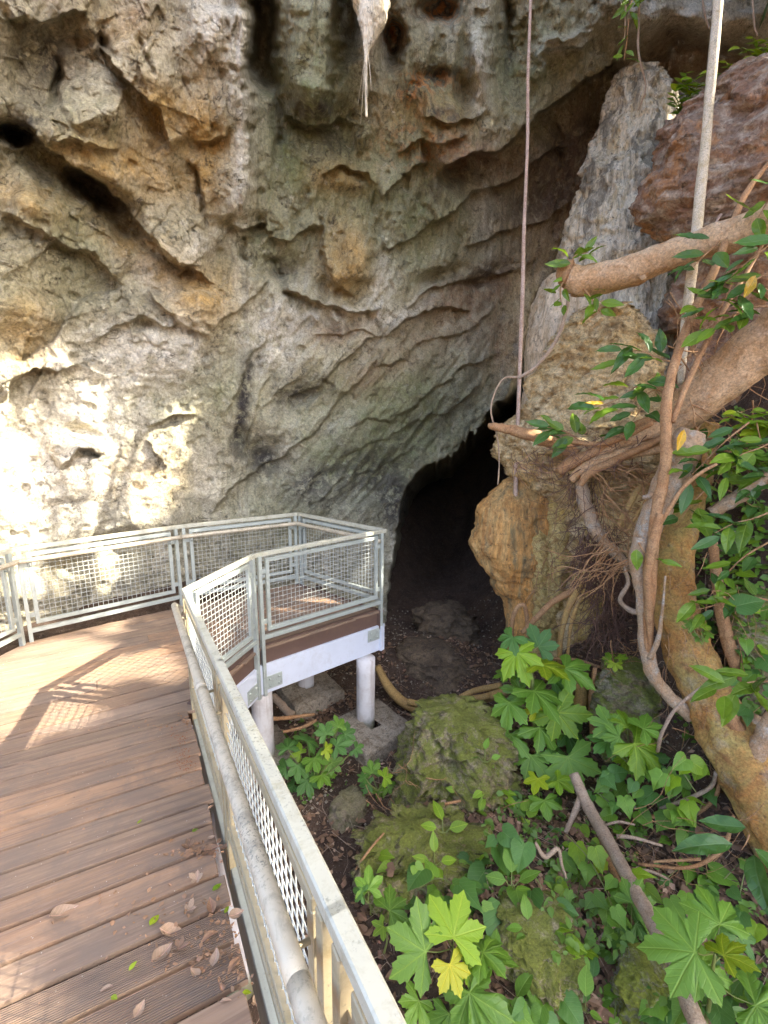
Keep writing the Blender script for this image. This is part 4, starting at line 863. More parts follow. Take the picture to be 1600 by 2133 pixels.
# cut branch
br = empty('cut_branch', at(1600, 470, 4.5), 'thick tan branch sawn off at its left end before the cave', 'branch')
limb('wood', '', M['bark_tan'], [(1186, 578, 5.45, 27), (1215, 585, 5.4, 29), (1280, 575, 5.25, 30), (1360, 545, 5.05, 29), (1440, 516, 4.85, 29), (1520, 490, 4.65, 31), (1600, 466, 4.5, 36), (1700, 430, 4.3, 42), (1850, 390, 4.0, 50)], 60, 24, parent=br, rough=0.10, seed=5)
limb('bark_collar', '', M['bark_brown'], [(1176, 545, 5.47, 16), (1178, 575, 5.47, 20), (1190, 604, 5.46, 14)], 14, 14, parent=br, rough=0.35, seed=6)
limb('knot', '', M['bark_tan'], [(1335, 568, 5.05, 10), (1342, 582, 5.02, 5)], 6, 10, parent=br)
# big limb and its bundle of roots
bl = empty('fig_limb', at(1600, 700, 4.1), 'big smooth tan fig limb slanting in from the right edge', 'tree limb')
limb('wood', '', M['bark_tan'], [(1385, 905, 4.85, 26), (1425, 858, 4.78, 40), (1475, 812, 4.68, 47), (1533, 765, 4.55, 50), (1600, 714, 4.4, 54), (1700, 640, 4.2, 60), (1900, 540, 3.9, 75)], 60, 26, parent=bl, rough=0.09, seed=9)
limb('branch_stub', '', M['bark_tan'], [(1400, 878, 4.8, 26), (1330, 905, 4.95, 19), (1260, 935, 5.1, 15), (1195, 962, 5.25, 12)], 30, 16, parent=bl, rough=0.14, seed=10)
limb('root', '', M['bark_tan'], [(1400, 925, 4.7, 15), (1330, 938, 4.85, 14), (1270, 955, 5.0, 13), (1215, 978, 5.1, 12), (1190, 1000, 5.15, 8)], 30, 14, parent=bl, rough=0.12, seed=11)
limb('root', '', M['bark_brown'], [(1380, 862, 4.75, 9), (1310, 895, 4.95, 9), (1240, 940, 5.1, 9), (1180, 970, 5.2, 13), (1168, 985, 5.25, 8)], 30, 12, parent=bl, rough=0.15, seed=12)
limb('root', '', M['bark_brown'], [(1398, 905, 4.6, 7), (1300, 950, 4.85, 8), (1230, 985, 5.0, 9), (1210, 1010, 5.05, 6)], 30, 12, parent=bl, rough=0.15, seed=13)
limb('root', '', M['bark_brown'], [(1360, 880, 4.7, 5), (1290, 915, 4.9, 6), (1240, 925, 5.0, 5), (1150, 915, 5.15, 4)], 26, 10, parent=bl, rough=0.15, seed=14)
br2 = limb('broken_branch', 'reddish brown broken branch tip pointing left into the cave mouth', M['bark_brown'], [(1018, 886, 5.55, 5), (1035, 889, 5.5, 9), (1080, 900, 5.45, 11), (1125, 912, 5.4, 12), (1165, 930, 5.35, 14), (1200, 950, 5.3, 15)], 34, 14, 'branch', rough=0.2, seed=15)
# hanging aerial roots
limb('aerial_root', 'thin straight aerial root hanging in front of the cave', M['aerial'], [(1112, -340, 6.25, 3.0), (1106, -20, 6.3, 3.0), (1100, 160, 6.3, 3.2), (1099, 300, 6.3, 3.4), (1092, 470, 6.3, 3.6), (1089, 600, 6.3, 4), (1083, 760, 6.3, 4.2), (1078, 900, 6.3, 4), (1075, 1000, 6.3, 4.6), (1073, 1100, 6.3, 4.2), (1071, 1230, 6.3, 5), (1069, 1340, 6.3, 5.5)], 120, 10, 'root', rough=0.06, seed=20)
limb('aerial_root', 'thick yellowed aerial root hanging like a pole at upper right', M['aerial_y'], [(1520, -340, 5.1, 9.5), (1497, -10, 5.1, 9), (1489, 90, 5.1, 9.2), (1479, 190, 5.1, 9.5), (1471, 290, 5.1, 9.3), (1461, 380, 5.1, 10), (1447, 520, 5.1, 10), (1432, 640, 5.05, 9.5), (1422, 740, 5.0, 8), (1418, 800, 4.95, 6)], 70, 14, 'root', rough=0.05, seed=21)
lv = empty('liana', at(1440, 1490, 4.0), 'twisted grey root hanging down the right side to the lower trunk', 'root')
limb('stem', '', M['bark_grey'], [(1445, 905, 4.42, 28), (1420, 950, 4.4, 30), (1395, 1000, 4.38, 28), (1368, 1060, 4.36, 24), (1345, 1120, 4.33, 20), (1336, 1180, 4.3, 14)], 60, 28, parent=lv, rough=0.16, seed=22, ridge=0.16)
limb('stem', '', M['bark_brown'], [(1600, 340, 4.7, 4), (1545, 420, 4.65, 6), (1490, 560, 4.55, 8), (1440, 660, 4.45, 8), (1402, 770, 4.35, 9), (1388, 850, 4.28, 10), (1388, 930, 4.25, 11), (1382, 1000, 4.23, 11), (1366, 1080, 4.2, 11), (1353, 1230, 4.17, 12), (1350, 1300, 4.17, 10), (1352, 1390, 4.12, 7)], 70, 14, parent=lv, rough=0.12, seed=23)
limb('stem', '', M['bark_grey'], [(1336, 1120, 4.28, 15), (1330, 1170, 4.26, 17), (1336, 1220, 4.24, 15), (1343, 1290, 4.22, 13), (1342, 1330, 4.2, 13), (1352, 1370, 4.15, 14), (1362, 1410, 4.1, 13), (1390, 1448, 4.05, 12), (1420, 1475, 4.0, 13), (1438, 1496, 3.97, 10)], 60, 14, parent=lv, rough=0.16, seed=24)
limb('stem', '', M['bark_brown'], [(1375, 1070, 4.15, 8), (1362, 1130, 4.14, 10), (1350, 1190, 4.13, 9), (1352, 1260, 4.12, 8), (1354, 1330, 4.12, 6), (1360, 1400, 4.1, 4)], 34, 10, parent=lv, rough=0.12, seed=25)
limb('side_stem', '', M['bark_grey'], [(1352, 1372, 4.1, 5), (1370, 1335, 4.05, 5), (1380, 1270, 4.0, 3), (1386, 1200, 3.95, 2)], 20, 8, parent=lv, rough=0.12, seed=26)
limb('side_stem', '', M['bark_brown'], [(1400, 880, 4.25, 6), (1440, 780, 4.35, 6), (1500, 660, 4.45, 5), (1560, 560, 4.5, 4), (1610, 470, 4.55, 3)], 30, 8, parent=lv, rough=0.12, seed=27)
limb('side_stem', '', M['bark_brown'], [(1374, 1095, 4.15, 4), (1420, 1020, 4.1, 4), (1460, 985, 4.05, 4), (1494, 966, 4.0, 3)], 16, 8, parent=lv, rough=0.12, seed=28)
limb('side_stem', '', M['bark_grey'], [(1375, 1025, 4.35, 8), (1350, 1035, 4.36, 6), (1338, 1036, 4.37, 4)], 10, 8, parent=lv, rough=0.2, seed=29)
limb('grey_root', 'grey brown root arching down between rock ribs and tangle', M['bark_grey'], [(1205, 985, 5.2, 10), (1212, 1020, 5.2, 13), (1225, 1070, 5.15, 15), (1245, 1110, 5.1, 14), (1275, 1145, 5.05, 11), (1305, 1175, 5.0, 8), (1320, 1195, 4.95, 5)], 34, 14, 'root', rough=0.18, seed=30)
# lower trunk
tr = empty('leaning_trunk', at(1640, 1800, 3.1), 'leaning orange brown mossy trunk with peeling bark at lower right', 'tree trunk')
limb('trunk', '', M['bark_orange'], [(1470, 880, 4.95, 22), (1450, 980, 4.9, 28), (1425, 1060, 4.82, 32), (1412, 1130, 4.72, 31), (1404, 1190, 4.6, 34), (1400, 1260, 4.5, 36), (1425, 1340, 4.3, 40), (1462, 1420, 4.05, 43), (1502, 1500, 3.85, 48), (1548, 1590, 3.6, 56), (1600, 1690, 3.35, 62), (1665, 1800, 3.1, 70)], 110, 44, parent=tr, rough=0.16, seed=33, ridge=0.14)
limb('branch_stub', '', M['bark_grey'], [(1560, 1640, 3.5, 30), (1572, 1590, 3.5, 26), (1588, 1545, 3.5, 18), (1602, 1510, 3.5, 14), (1612, 1480, 3.5, 9)], 20, 14, parent=tr, rough=0.25, seed=34)
limb('torn_wood', '', M['bark_brown'], [(1512, 1475, 3.72, 14), (1530, 1510, 3.68, 16), (1548, 1555, 3.64, 12)], 14, 12, parent=tr, rough=0.5, seed=35)
limb('torn_wood', '', M['bark_grey'], [(1580, 1490, 3.72, 8), (1566, 1520, 3.7, 13), (1558, 1560, 3.66, 9)], 14, 10, parent=tr, rough=0.5, seed=36)
# fallen poles and roots on the ground
limb('fallen_pole', 'long pale brown fallen pole slanting down through the seedlings to the bottom edge', M['stick'], [(1196, 1612, 4.05, 10), (1225, 1680, 3.8, 12), (1262, 1745, 3.42, 13), (1310, 1830, 3.0, 14), (1350, 1905, 2.66, 15), (1393, 1985, 2.38, 16), (1424, 2060, 2.18, 17), (1456, 2145, 2.0, 18)], 60, 14, 'pole', rough=0.10, seed=40)
limb('fallen_stick', 'darker stick lying beside the long fallen pole', M['bark_brown'], [(1248, 1725, 3.6, 6), (1262, 1775, 3.4, 7), (1285, 1830, 3.2, 7), (1310, 1860, 3.05, 5)], 24, 10, 'stick', rough=0.12, seed=41)
rt = empty('arching_root', atz(790, 1390, -1.4), 'smooth ochre roots looping along the ground from the post to the seedlings', 'root')
limb('root', '', M['root_yellow'], [(786, 1388, 6.3, 7), (805, 1425, 6.1, 9), (830, 1455, 5.95, 10), (865, 1475, 5.85, 10), (905, 1484, 5.75, 10), (950, 1475, 5.7, 10), (1000, 1458, 5.65, 10), (1040, 1445, 5.6, 9), (1075, 1430, 5.6, 8)], 50, 14, parent=rt, rough=0.08, seed=42)
limb('root', '', M['root_yellow'], [(850, 1462, 5.85, 7), (895, 1470, 5.75, 6), (940, 1463, 5.7, 6), (985, 1440, 5.7, 6), (1045, 1428, 5.7, 7)], 34, 10, parent=rt, rough=0.08, seed=43)
limb('root', '', M['root_yellow'], [(925, 1480, 5.68, 7), (970, 1462, 5.62, 8), (1020, 1450, 5.58, 7)], 20, 10, parent=rt, rough=0.08, seed=44)
for i, (lab, mt, pts) in enumerate([
    ('curved brown root crossing the crusty rock ribs', 'bark_brown', [(1088, 1318, 5.6, 5), (1120, 1285, 5.55, 6), (1150, 1255, 5.5, 6.5), (1185, 1235, 5.45, 7), (1225, 1215, 5.4, 6)]),
    ('looped brown root beside the orange rock', 'bark_brown', [(1066, 1330, 5.8, 4), (1068, 1290, 5.8, 4.5), (1078, 1265, 5.8, 4.5), (1092, 1262, 5.8, 4.5), (1098, 1290, 5.78, 4.5), (1099, 1330, 5.75, 4.5)]),
    ('yellow root hanging below the dark tangle', 'root_yellow', [(1212, 1215, 5.4, 6), (1192, 1250, 5.4, 7), (1178, 1285, 5.4, 6), (1168, 1330, 5.4, 5), (1165, 1380, 5.4, 5)]),
    ('thin yellow root beside the hanging yellow root', 'root_yellow', [(1228, 1210, 5.35, 3), (1205, 1255, 5.35, 4), (1190, 1300, 5.35, 4), (1182, 1370, 5.35, 3)]),
    ('crooked tan root forking above the mossy boulder', 'stick', [(1355, 1265, 4.6, 6), (1325, 1275, 4.65, 6), (1300, 1262, 4.7, 5), (1292, 1245, 4.7, 4.5), (1308, 1215, 4.7, 4), (1300, 1180, 4.7, 3)]),
    ('straight greenish stem rising behind the tangle', 'root_yellow', [(1290, 1095, 5.0, 6), (1312, 1050, 5.0, 6), (1335, 1010, 5.0, 6)]),
    ('bent greenish stem rising behind the tangle', 'root_yellow', [(1305, 1110, 4.95, 3), (1335, 1060, 4.95, 4), (1365, 1020, 4.95, 4), (1400, 985, 4.95, 3)]),
    ('pale branch end lying at the right edge among leaves', 'bark_grey', [(1480, 1068, 4.35, 12), (1520, 1045, 4.3, 14), (1570, 1015, 4.25, 15), (1640, 975, 4.2, 16)]),
    ('rough brown vine stem right of the leaning trunk', 'bark_brown', [(1485, 1130, 4.2, 9), (1495, 1220, 4.15, 11), (1510, 1310, 4.1, 12), (1530, 1380, 4.05, 12), (1548, 1425, 4.0, 7)]),
    ('grey root base standing between the seedling plants', 'root_yellow', [(1200, 1395, 5.2, 9), (1212, 1440, 5.1, 13), (1205, 1480, 5.05, 14), (1190, 1520, 5.0, 12)]),
    ('upright brown stem above the small seedling', 'bark_brown', [(1240, 1390, 4.95, 4), (1232, 1450, 4.9, 6), (1236, 1510, 4.85, 8), (1242, 1560, 4.8, 9)]),
    ('bare pale twig bent over the ivy leaves', 'stick', [(1115, 1755, 3.15, 3), (1135, 1785, 3.1, 5), (1162, 1768, 3.1, 4), (1170, 1800, 3.08, 3), (1180, 1830, 3.05, 2)]),
    ('curved tan stick under the leaning trunk', 'stick', [(1375, 1685, 3.75, 3.5), (1430, 1665, 3.7, 3.5), (1480, 1640, 3.65, 4), (1492, 1610, 3.6, 4)]),
    ('long thin root curving below the trunk', 'bark_brown', [(1320, 1695, 3.85, 4), (1400, 1705, 3.75, 4), (1450, 1695, 3.7, 4), (1490, 1660, 3.65, 4), (1500, 1620, 3.62, 3)]),
    ('low curved root in the dark litter at right', 'bark_brown', [(1330, 1800, 3.3, 3), (1420, 1808, 3.2, 3.5), (1470, 1795, 3.2, 4), (1510, 1760, 3.2, 4), (1528, 1700, 3.2, 3)]),
    ('straight twig lying across the dark litter', 'bark_brown', [(1360, 1795, 3.25, 2.5), (1460, 1790, 3.15, 3)]),
    ('thin curved twig branching from the fallen pole', 'stick', [(1285, 1742, 3.45, 4), (1320, 1745, 3.4, 3.5), (1380, 1762, 3.35, 2.5)]),
    ('thin twig reaching right from the fallen pole', 'stick', [(1318, 1810, 3.1, 3), (1355, 1815, 3.1, 3), (1395, 1832, 3.1, 2)]),
    ('forked stick left of the fallen pole', 'stick', [(1210, 1660, 3.9, 7), (1196, 1695, 3.8, 6), (1178, 1735, 3.7, 4)]),
    ('short pale stick right of the fallen pole top', 'stick', [(1262, 1718, 3.6, 2.5), (1290, 1712, 3.6, 2.5), (1322, 1718, 3.6, 2)]),
    ('brown stick near the bright mossy boulder', 'bark_brown', [(1278, 2065, 2.5, 3), (1300, 2020, 2.55, 5), (1312, 1985, 2.6, 4)]),
    ('twisted stick in the ferny patch', 'stick', [(1240, 1985, 2.8, 2), (1250, 1955, 2.8, 3), (1285, 1925, 2.85, 3)]),
    ('brown stick lying before the mossy boulder', 'bark_brown', [(855, 1700, 3.9, 2.5), (910, 1680, 3.95, 3), (960, 1668, 4.0, 2.5)]),
    ('thin stick leaning on the rail side litter', 'bark_brown', [(740, 1812, 3.3, 2), (770, 1770, 3.4, 2.5), (800, 1735, 3.5, 2)]),
    ('old plank end lying by the back footing', 'stick', [(570, 1450, 5.75, 7), (590, 1472, 5.6, 8), (610, 1492, 5.5, 9)]),
    ('dark stick on the ground under the white beam', 'bark_brown', [(555, 1498, 5.0, 4), (600, 1495, 5.1, 4), (655, 1488, 5.2, 3)]),
    ('reddish stick on the ground under the white beam', 'bark_brown', [(590, 1525, 4.9, 3), (630, 1515, 4.95, 3.5), (660, 1500, 5.0, 3)]),
    ('pale arched stem in front of the leaning trunk', 'stick', [(1370, 1565, 3.7, 3.5), (1378, 1530, 3.6, 3.5), (1405, 1480, 3.55, 3.5), (1450, 1440, 3.55, 3), (1505, 1405, 3.6, 2)]),
    ('brown root crossing the earth beside the tangle', 'bark_brown', [(1135, 1372, 5.3, 3), (1200, 1374, 5.25, 3), (1255, 1390, 5.2, 3), (1305, 1386, 5.15, 3)]),
    ('curved hanging vine looping left of the tan rock', 'stick', [(1186, 612, 5.4, 3.5), (1176, 660, 5.45, 4), (1158, 710, 5.5, 4), (1120, 760, 5.55, 3.5), (1080, 788, 5.6, 3.5)]),
    ('thin curled vine tip hanging before the dark cave', 'stick', [(1078, 786, 5.6, 2.4), (1050, 788, 5.6, 1.8), (1030, 820, 5.6, 1.8), (1023, 860, 5.6, 1.6), (1036, 910, 5.6, 1.6), (1040, 960, 5.6, 1.4), (1037, 1010, 5.6, 1.2)]),
    ('thin pale vine hanging at the upper right corner', 'aerial', [(1612, 320, 5.6, 3), (1560, 370, 5.6, 3), (1540, 395, 5.6, 3.5), (1500, 450, 5.6, 3), (1475, 500, 5.6, 2)]),
]):
    nm = 'root' if 'root' in lab else ('vine' if 'vine' in lab else ('stem' if 'stem' in lab else ('plank_end' if 'plank' in lab else 'twig')))
    limb(nm, lab, M[mt], pts, 30, 9, {'plank_end': 'plank'}.get(nm, nm), rough=0.14, seed=60+i)
# fine roots: uncountable hairs hanging from the bundle and over the rock
def hairs(name, label, mat, regions, cat='roots', seed=1, wob=0.35):
    random.seed(seed); mb = MB()
    for (x0, y0, x1, y1, Y, n, ln, dirx, r) in regions:
        for _ in range(n):
            x = random.uniform(x0, x1); y = random.uniform(y0, y1); yy = Y+random.uniform(-0.25, 0.25); L = ln*random.uniform(0.4, 1.3)
            a = random.gauss(dirx, wob*1.4); pts = []; px, py = x, y
            for k in range(6):
                pts.append(at(px, py, yy)); a += random.gauss(0, wob); px += math.sin(a)*L/5; py += math.cos(a)*L/5; yy += random.uniform(-0.03, 0.03)
            q = [Vector(v) for v in spline([list(p) for p in pts], 9)]
            rr = r*random.uniform(0.5, 1.3)*mpp(q[0]); mb.tube(q, [rr*(1-0.6*k/8) for k in range(9)], 4, False)
    o = mb.build(name, mat, None, True); return prop(o, label, cat, kind='stuff')
hairs('fine_roots', 'dark tangle of fine hanging roots over the rock ribs', M['bark_dark'], [(1180, 960, 1260, 1060, 5.3, 60, 100, 0.0, 0.9), (1205, 1090, 1290, 1210, 5.25, 300, 80, 0.0, 1.1), (1060, 930, 1200, 985, 5.35, 60, 55, 0.5, 0.8), (1230, 1180, 1300, 1330, 5.15, 140, 110, 0.1, 1.0), (1190, 900, 1350, 980, 5.0, 60, 100, -1.0, 0.9)], seed=3)
hairs('thin_rootlets', 'pale thin rootlets spreading between the tangle and the grey root', M['bark_brown'], [(1230, 960, 1340, 1130, 4.9, 70, 120, 0.8, 1.3), (1250, 1100, 1345, 1200, 4.7, 40, 110, -0.6, 1.5), (1110, 1000, 1200, 1250, 5.9, 16, 110, 0.1, 1.1), (1230, 1330, 1330, 1400, 5.0, 26, 90, 1.2, 1.2), (1380, 1150, 1600, 1650, 4.0, 90, 130, 0.3, 0.8), (1250, 1680, 1560, 1900, 3.4, 45, 130, 1.2, 0.8), (740, 1580, 1000, 1760, 4.2, 40, 90, 0.8, 1.2), (1380, 560, 1600, 1000, 4.6, 45, 170, 0.5, 1.5)], seed=4)
hairs('hanging_rootlets', 'white rootlets hanging from the stalactite at the top', M['aerial_y'], [(758, 95, 768, 110, 5.25, 6, 130, 0.0, 1.0)], seed=6, wob=0.06)

# ------------------------------------------------------------------ leaves
def leaf_mesh(name, outline, mat, cup=0.10, droop=0.25, fold=0.12):
    """outline: x, y points from the base round the leaf, base at 0,0, tip towards +y, about 1 long; two rings and a fan"""
    o = np.array(outline, float); c = np.array([0.0, 0.30 if name.startswith('heart') else (0.5 if 'oval' in name else 0.0)])
    rings = [c+(o-c)*f for f in (0.45, 1.0)]; V = [(*c, 0.0)]
    def z(p):
        r = math.hypot(p[0]-c[0], p[1]-c[1]); return fold*abs(p[0])-droop*max(0, r)**2+cup*r*0.4+0.02*math.sin(p[0]*23)*math.sin(p[1]*19)
    for rg in rings: V += [(p[0], p[1], z(p)) for p in rg]
    n = len(o); F = [(0, 1+i, 1+(i+1) % n) for i in range(n)]+[(1+i, 1+n+i, 1+n+(i+1) % n, 1+(i+1) % n) for i in range(n)]
    me = bpy.data.meshes.new(name); me.from_pydata(V, [], F); me.materials.append(mat)
    me.polygons.foreach_set('use_smooth', [True]*len(me.polygons)); me.update(); return me
def lobed(nl=7, deep=0.55, teeth=True, spread=300, seed=0):
    rnd = random.Random(seed); pts = []
    a0 = -spread/2
    pts.append((0.0, -0.04))
    for i in range(nl):
        a = a0+spread*i/(nl-1); ln = 0.62+0.38*math.cos(R(a*0.55)); ln *= rnd.uniform(0.84, 1.08); st = spread/(nl-1)
        if i == 0: pts.append((math.sin(R(a-st*0.35))*ln*0.45, math.cos(R(a-st*0.35))*ln*0.45))
        T = [(0.44, 0.60), (0.43, 0.70), (0.33, 0.71), (0.27, 0.84), (0.15, 0.84)] if teeth else [(0.42, 0.58), (0.30, 0.76), (0.13, 0.90)]
        pts += [(math.sin(R(a-st*k))*ln*q, math.cos(R(a-st*k))*ln*q) for k, q in T]
        pts.append((math.sin(R(a))*ln, math.cos(R(a))*ln))
        pts += [(math.sin(R(a+st*k))*ln*q, math.cos(R(a+st*k))*ln*q) for k, q in T[::-1]]
        b = a+st*0.5; q = ln*(1-deep)
        if i < nl-1: pts.append((math.sin(R(b))*q, math.cos(R(b))*q))
        else: pts.append((math.sin(R(a+st*0.35))*ln*0.45, math.cos(R(a+st*0.35))*ln*0.45))
    return [(x*0.62, y*0.62) for x, y in pts]
def oval(w=0.38, n=7, tip=0.5):
    ys = np.linspace(0, 1, n+1); r = [(0.0, 0.0)]
    L = [(w*0.5*math.sin(math.pi*y**0.85)**0.9*(1-0.25*y), y) for y in ys[1:-1]]
    return [(0.0, 0.0)]+[(-x, y) for x, y in L]+[(0.0, 1.0)]+[(x, y) for x, y in L[::-1]]
def heart(w=0.8, ang=False):
    L = [(0.10, -0.10), (0.28, -0.13), (0.42, 0.02), (0.46, 0.22), (0.40, 0.42), (0.26, 0.66), (0.10, 0.86)]
    if ang: L = [(0.12, -0.10), (0.34, -0.06), (0.40, 0.14), (0.50, 0.34), (0.33, 0.46), (0.20, 0.66), (0.07, 0.86)]
    L = [(x*w/0.85, y) for x, y in L]
    return [(0, 0)]+[(-x, y) for x, y in L]+[(0, 1.0)]+[(x, y) for x, y in L[::-1]]
LM = {}
for k, c in TONES.items():
    mlob = m_leaf('lobed_leaf_'+k, c, 0.42, 0.35, 0.25, (5, 215), 0.1); mtri = m_leaf('three_lobed_leaf_'+k, c, 0.42, 0.35, 0.25, (5, 230)); mov = m_leaf('oval_leaf_'+k, c, 0.42, 0.35, 0.28, 'oval')
    LM['lobed', k] = [leaf_mesh('lobed_leaf', lobed(5, 0.50, True, 215, s), mlob, 0.25, 0.45, 0.03) for s in (1, 2, 5, 9)]
    LM['tri', k] = [leaf_mesh('three_lobed_leaf', lobed(5, 0.42, False, 230, s), mtri, 0.2, 0.4, 0.06) for s in (3, 4)]
    LM['heart', k] = [leaf_mesh('heart_leaf', heart(0.85), mov, 0.1, 0.25, 0.16), leaf_mesh('heart_leaf', heart(0.8, True), mov, 0.1, 0.3, 0.10)]
    LM['small', k] = [leaf_mesh('oval_leaf', oval(0.62, 6), mov, 0.05, 0.2, 0.18)]
for k, c in FIGT.items():
    mfig = m_leaf('fig_leaf_'+k, c, 0.26, 0.3, 0.4, 'oval', 0.15 if k != 'yellow' else 0.5)
    LM['fig', k] = [leaf_mesh('oval_leaf', oval(0.40, 9), mfig, 0.05, 0.30, 0.22), leaf_mesh('oval_leaf', oval(0.46, 9), mfig, 0.05, -0.12, 0.25)]
LM['dead', 'dead'] = [leaf_mesh('dead_leaf', lobed(5, 0.35, True, 240, 7), M['lf_dead'], 0.9, -0.5, 0.3), leaf_mesh('dead_oval_leaf', oval(0.5, 7), M['lf_dead'], 0.2, 0.5, 0.9), leaf_mesh('dead_oval_leaf', oval(0.6, 6), M['lf_dead'], 0.2, -0.6, 0.5)]
LM['dead', 'pale'] = [leaf_mesh('dead_leaf', lobed(5, 0.3, True, 260, 8), M['lf_pale'], 0.7, -0.4, 0.25), leaf_mesh('dead_oval_leaf', oval(0.34, 7), M['lf_pale'], 0.2, 0.3, 0.9), leaf_mesh('dead_oval_leaf', oval(0.7, 7), M['lf_pale'], 0.3, -0.5, 0.3)]
def leaf_matrix(pos, size, tip, nrm):
    n = Vector(nrm).normalized(); t = Vector(tip); t = t-n*t.dot(n); t = t.normalized() if t.length > 1e-5 else n.orthogonal().normalized()
    x = t.cross(n); m = Matrix((x*size, t*size, n*size)).transposed().to_4x4(); m.translation = pos; return m
RNG = random.Random(11)
def leaf(parent, kind, tone, pos, size, tip, nrm, name='leaf'):
    me = RNG.choice(LM[kind, tone]); o = link(name, me, parent)
    m = leaf_matrix(pos, size, tip, nrm) @ Matrix.Diagonal((RNG.uniform(0.8, 1.08), RNG.uniform(0.88, 1.08), RNG.uniform(0.4, 1.9), 1))
    if parent: m = Matrix.Translation(-origin(parent)) @ m
    o.matrix_basis = m; return o
def toned(col, n=None):
    return col
def leafy(px, py, Y, size_px, ang, face=0.55, jit=0.25):
    """position, size in m, tip direction (degrees in the picture, 0 right, 90 up), normal turned between up and the viewer"""
    p = at(px, py, Y); s = size_px*mpp(p); a = R(ang)
    tip = CAMR*math.cos(a)+CAMU*math.sin(a); nr = ((CAMP-p).normalized()*face+Vector((0, 0, 1))*(1-face)+Vector((RNG.gauss(0, jit), RNG.gauss(0, jit), RNG.gauss(0, jit)*0.5))).normalized()
    return p, s, tip, nr
def plant(label, base, leaves, kind='lobed', name='seedling', cat='plant', group=None, stem_r=3.0, main=None):
    """base (px, py, Y); leaves rows (px, py, size px, tone, tip angle[, Y[, kind]])"""
    bp = at(*base); g = float(ground_z(bp.x, bp.y)); 
    root = empty(name, bp, label, cat, group)
    cx = sum(l[0] for l in leaves)/len(leaves); cy = sum(l[1] for l in leaves)/len(leaves)
    hub = [(base[0], base[1], base[2])]+(main or [((base[0]+cx)/2, (base[1]+cy)/2, base[2]-0.05)])
    pts = [list(at(*h)) for h in hub]; q = spline(pts, 14) if len(pts) > 2 else spline([pts[0], (np.array(pts[0])+np.array(pts[-1]))/2+0.01, pts[-1]], 14)
    r = stem_r*mpp(bp); MB().tube([Vector(v) for v in q], [r*(1-0.5*k/13) for k in range(14)], 7).build('stem', M['stem'], root, True)
    for l in leaves:
        Y = l[5] if len(l) > 5 and l[5] else base[2]-0.05+RNG.uniform(-0.12, 0.12); kd = l[6] if len(l) > 6 else kind
        p, s, tip, nr = leafy(l[0], l[1], Y, l[2], l[4])
        leaf(root, kd, l[3], p, s, tip, nr)
        # petiole from the nearest upper point of the stem to the leaf base
        e = Vector(min(q, key=lambda v: (Vector(v)-p).length+0.6*max(0, v[2]-p.z)))
        md = e.lerp(p, 0.55)+Vector((0, 0, -0.02)); rr = 1.3*mpp(p)
        MB().tube([e, md, p-nr*0.003], [rr*1.3, rr, rr], 5, False).build('petiole', M['stem'], root, True)
    return root
G1 = 'lobed leaf seedlings'
plant('tall seedling with many large lobed leaves in front of the cave rocks', (1128, 1720, 4.35),
  [(1067, 1327, 74, 'dark', -120, 5.0), (1077, 1361, 108, 'bright', -70, 4.85), (1122, 1347, 84, 'dark', 60, 5.0), (1129, 1385, 100, 'lime', -80, 4.75), (1176, 1393, 112, 'mid', -50, 4.8), (1058, 1403, 58, 'mid', 200, 4.9), (1090, 1402, 74, 'dark', 150, 4.95), (1113, 1440, 112, 'mid', -80, 4.7), (1155, 1443, 92, 'dark', -60, 4.85), (1061, 1464, 104, 'mid', -85, 4.75), (1160, 1485, 122, 'bright', -50, 4.6), (1119, 1480, 54, 'yellow', 120, 4.65), (1124, 1517, 114, 'mid', -70, 4.6), (1063, 1530, 104, 'mid', -95, 4.65), (1181, 1527, 92, 'dark', -40, 4.7), (1105, 1574, 98, 'mid', -100, 4.5), (1183, 1578, 132, 'mid', -75, 4.4), (1146, 1550, 90, 'dark', -30, 4.6), (1085, 1440, 70, 'mid', 170, 4.85), (1150, 1415, 70, 'dark', 30, 4.9)],
  group=G1, stem_r=6, main=[(1125, 1640, 4.5), (1118, 1560, 4.65), (1112, 1480, 4.75), (1108, 1400, 4.85), (1095, 1350, 4.95)])
plant('small seedling with three heart-like lime and green leaves', (1140, 1740, 4.1), [(1120, 1622, 62, 'lime', -90, 4.15, 'tri'), (1162, 1626, 62, 'bright', -60, 4.15, 'tri'), (1133, 1668, 74, 'mid', -85, 4.05, 'tri'), (1093, 1688, 44, 'mid', 160, 4.05, 'heart'), (1096, 1690, 40, 'bright', 60, 4.0, 'heart'), (1090, 1705, 30, 'lime', -110, 4.0, 'heart'), (1118, 1712, 44, 'mid', -30, 4.0, 'tri')], 'tri', group=G1)
plant('seedling with bright lobed leaves before the mossy boulder', (1318, 1640, 4.15), [(1272, 1513, 84, 'mid', 150), (1307, 1515, 80, 'bright', 80), (1340, 1518, 78, 'mid', 10), (1322, 1550, 118, 'bright', -60, 4.0), (1266, 1545, 76, 'dark', -130), (1306, 1578, 66, 'bright', -100), (1352, 1580, 70, 'dark', -50), (1290, 1535, 60, 'mid', 180), (1335, 1600, 54, 'mid', -80)], group=G1, stem_r=3.5)
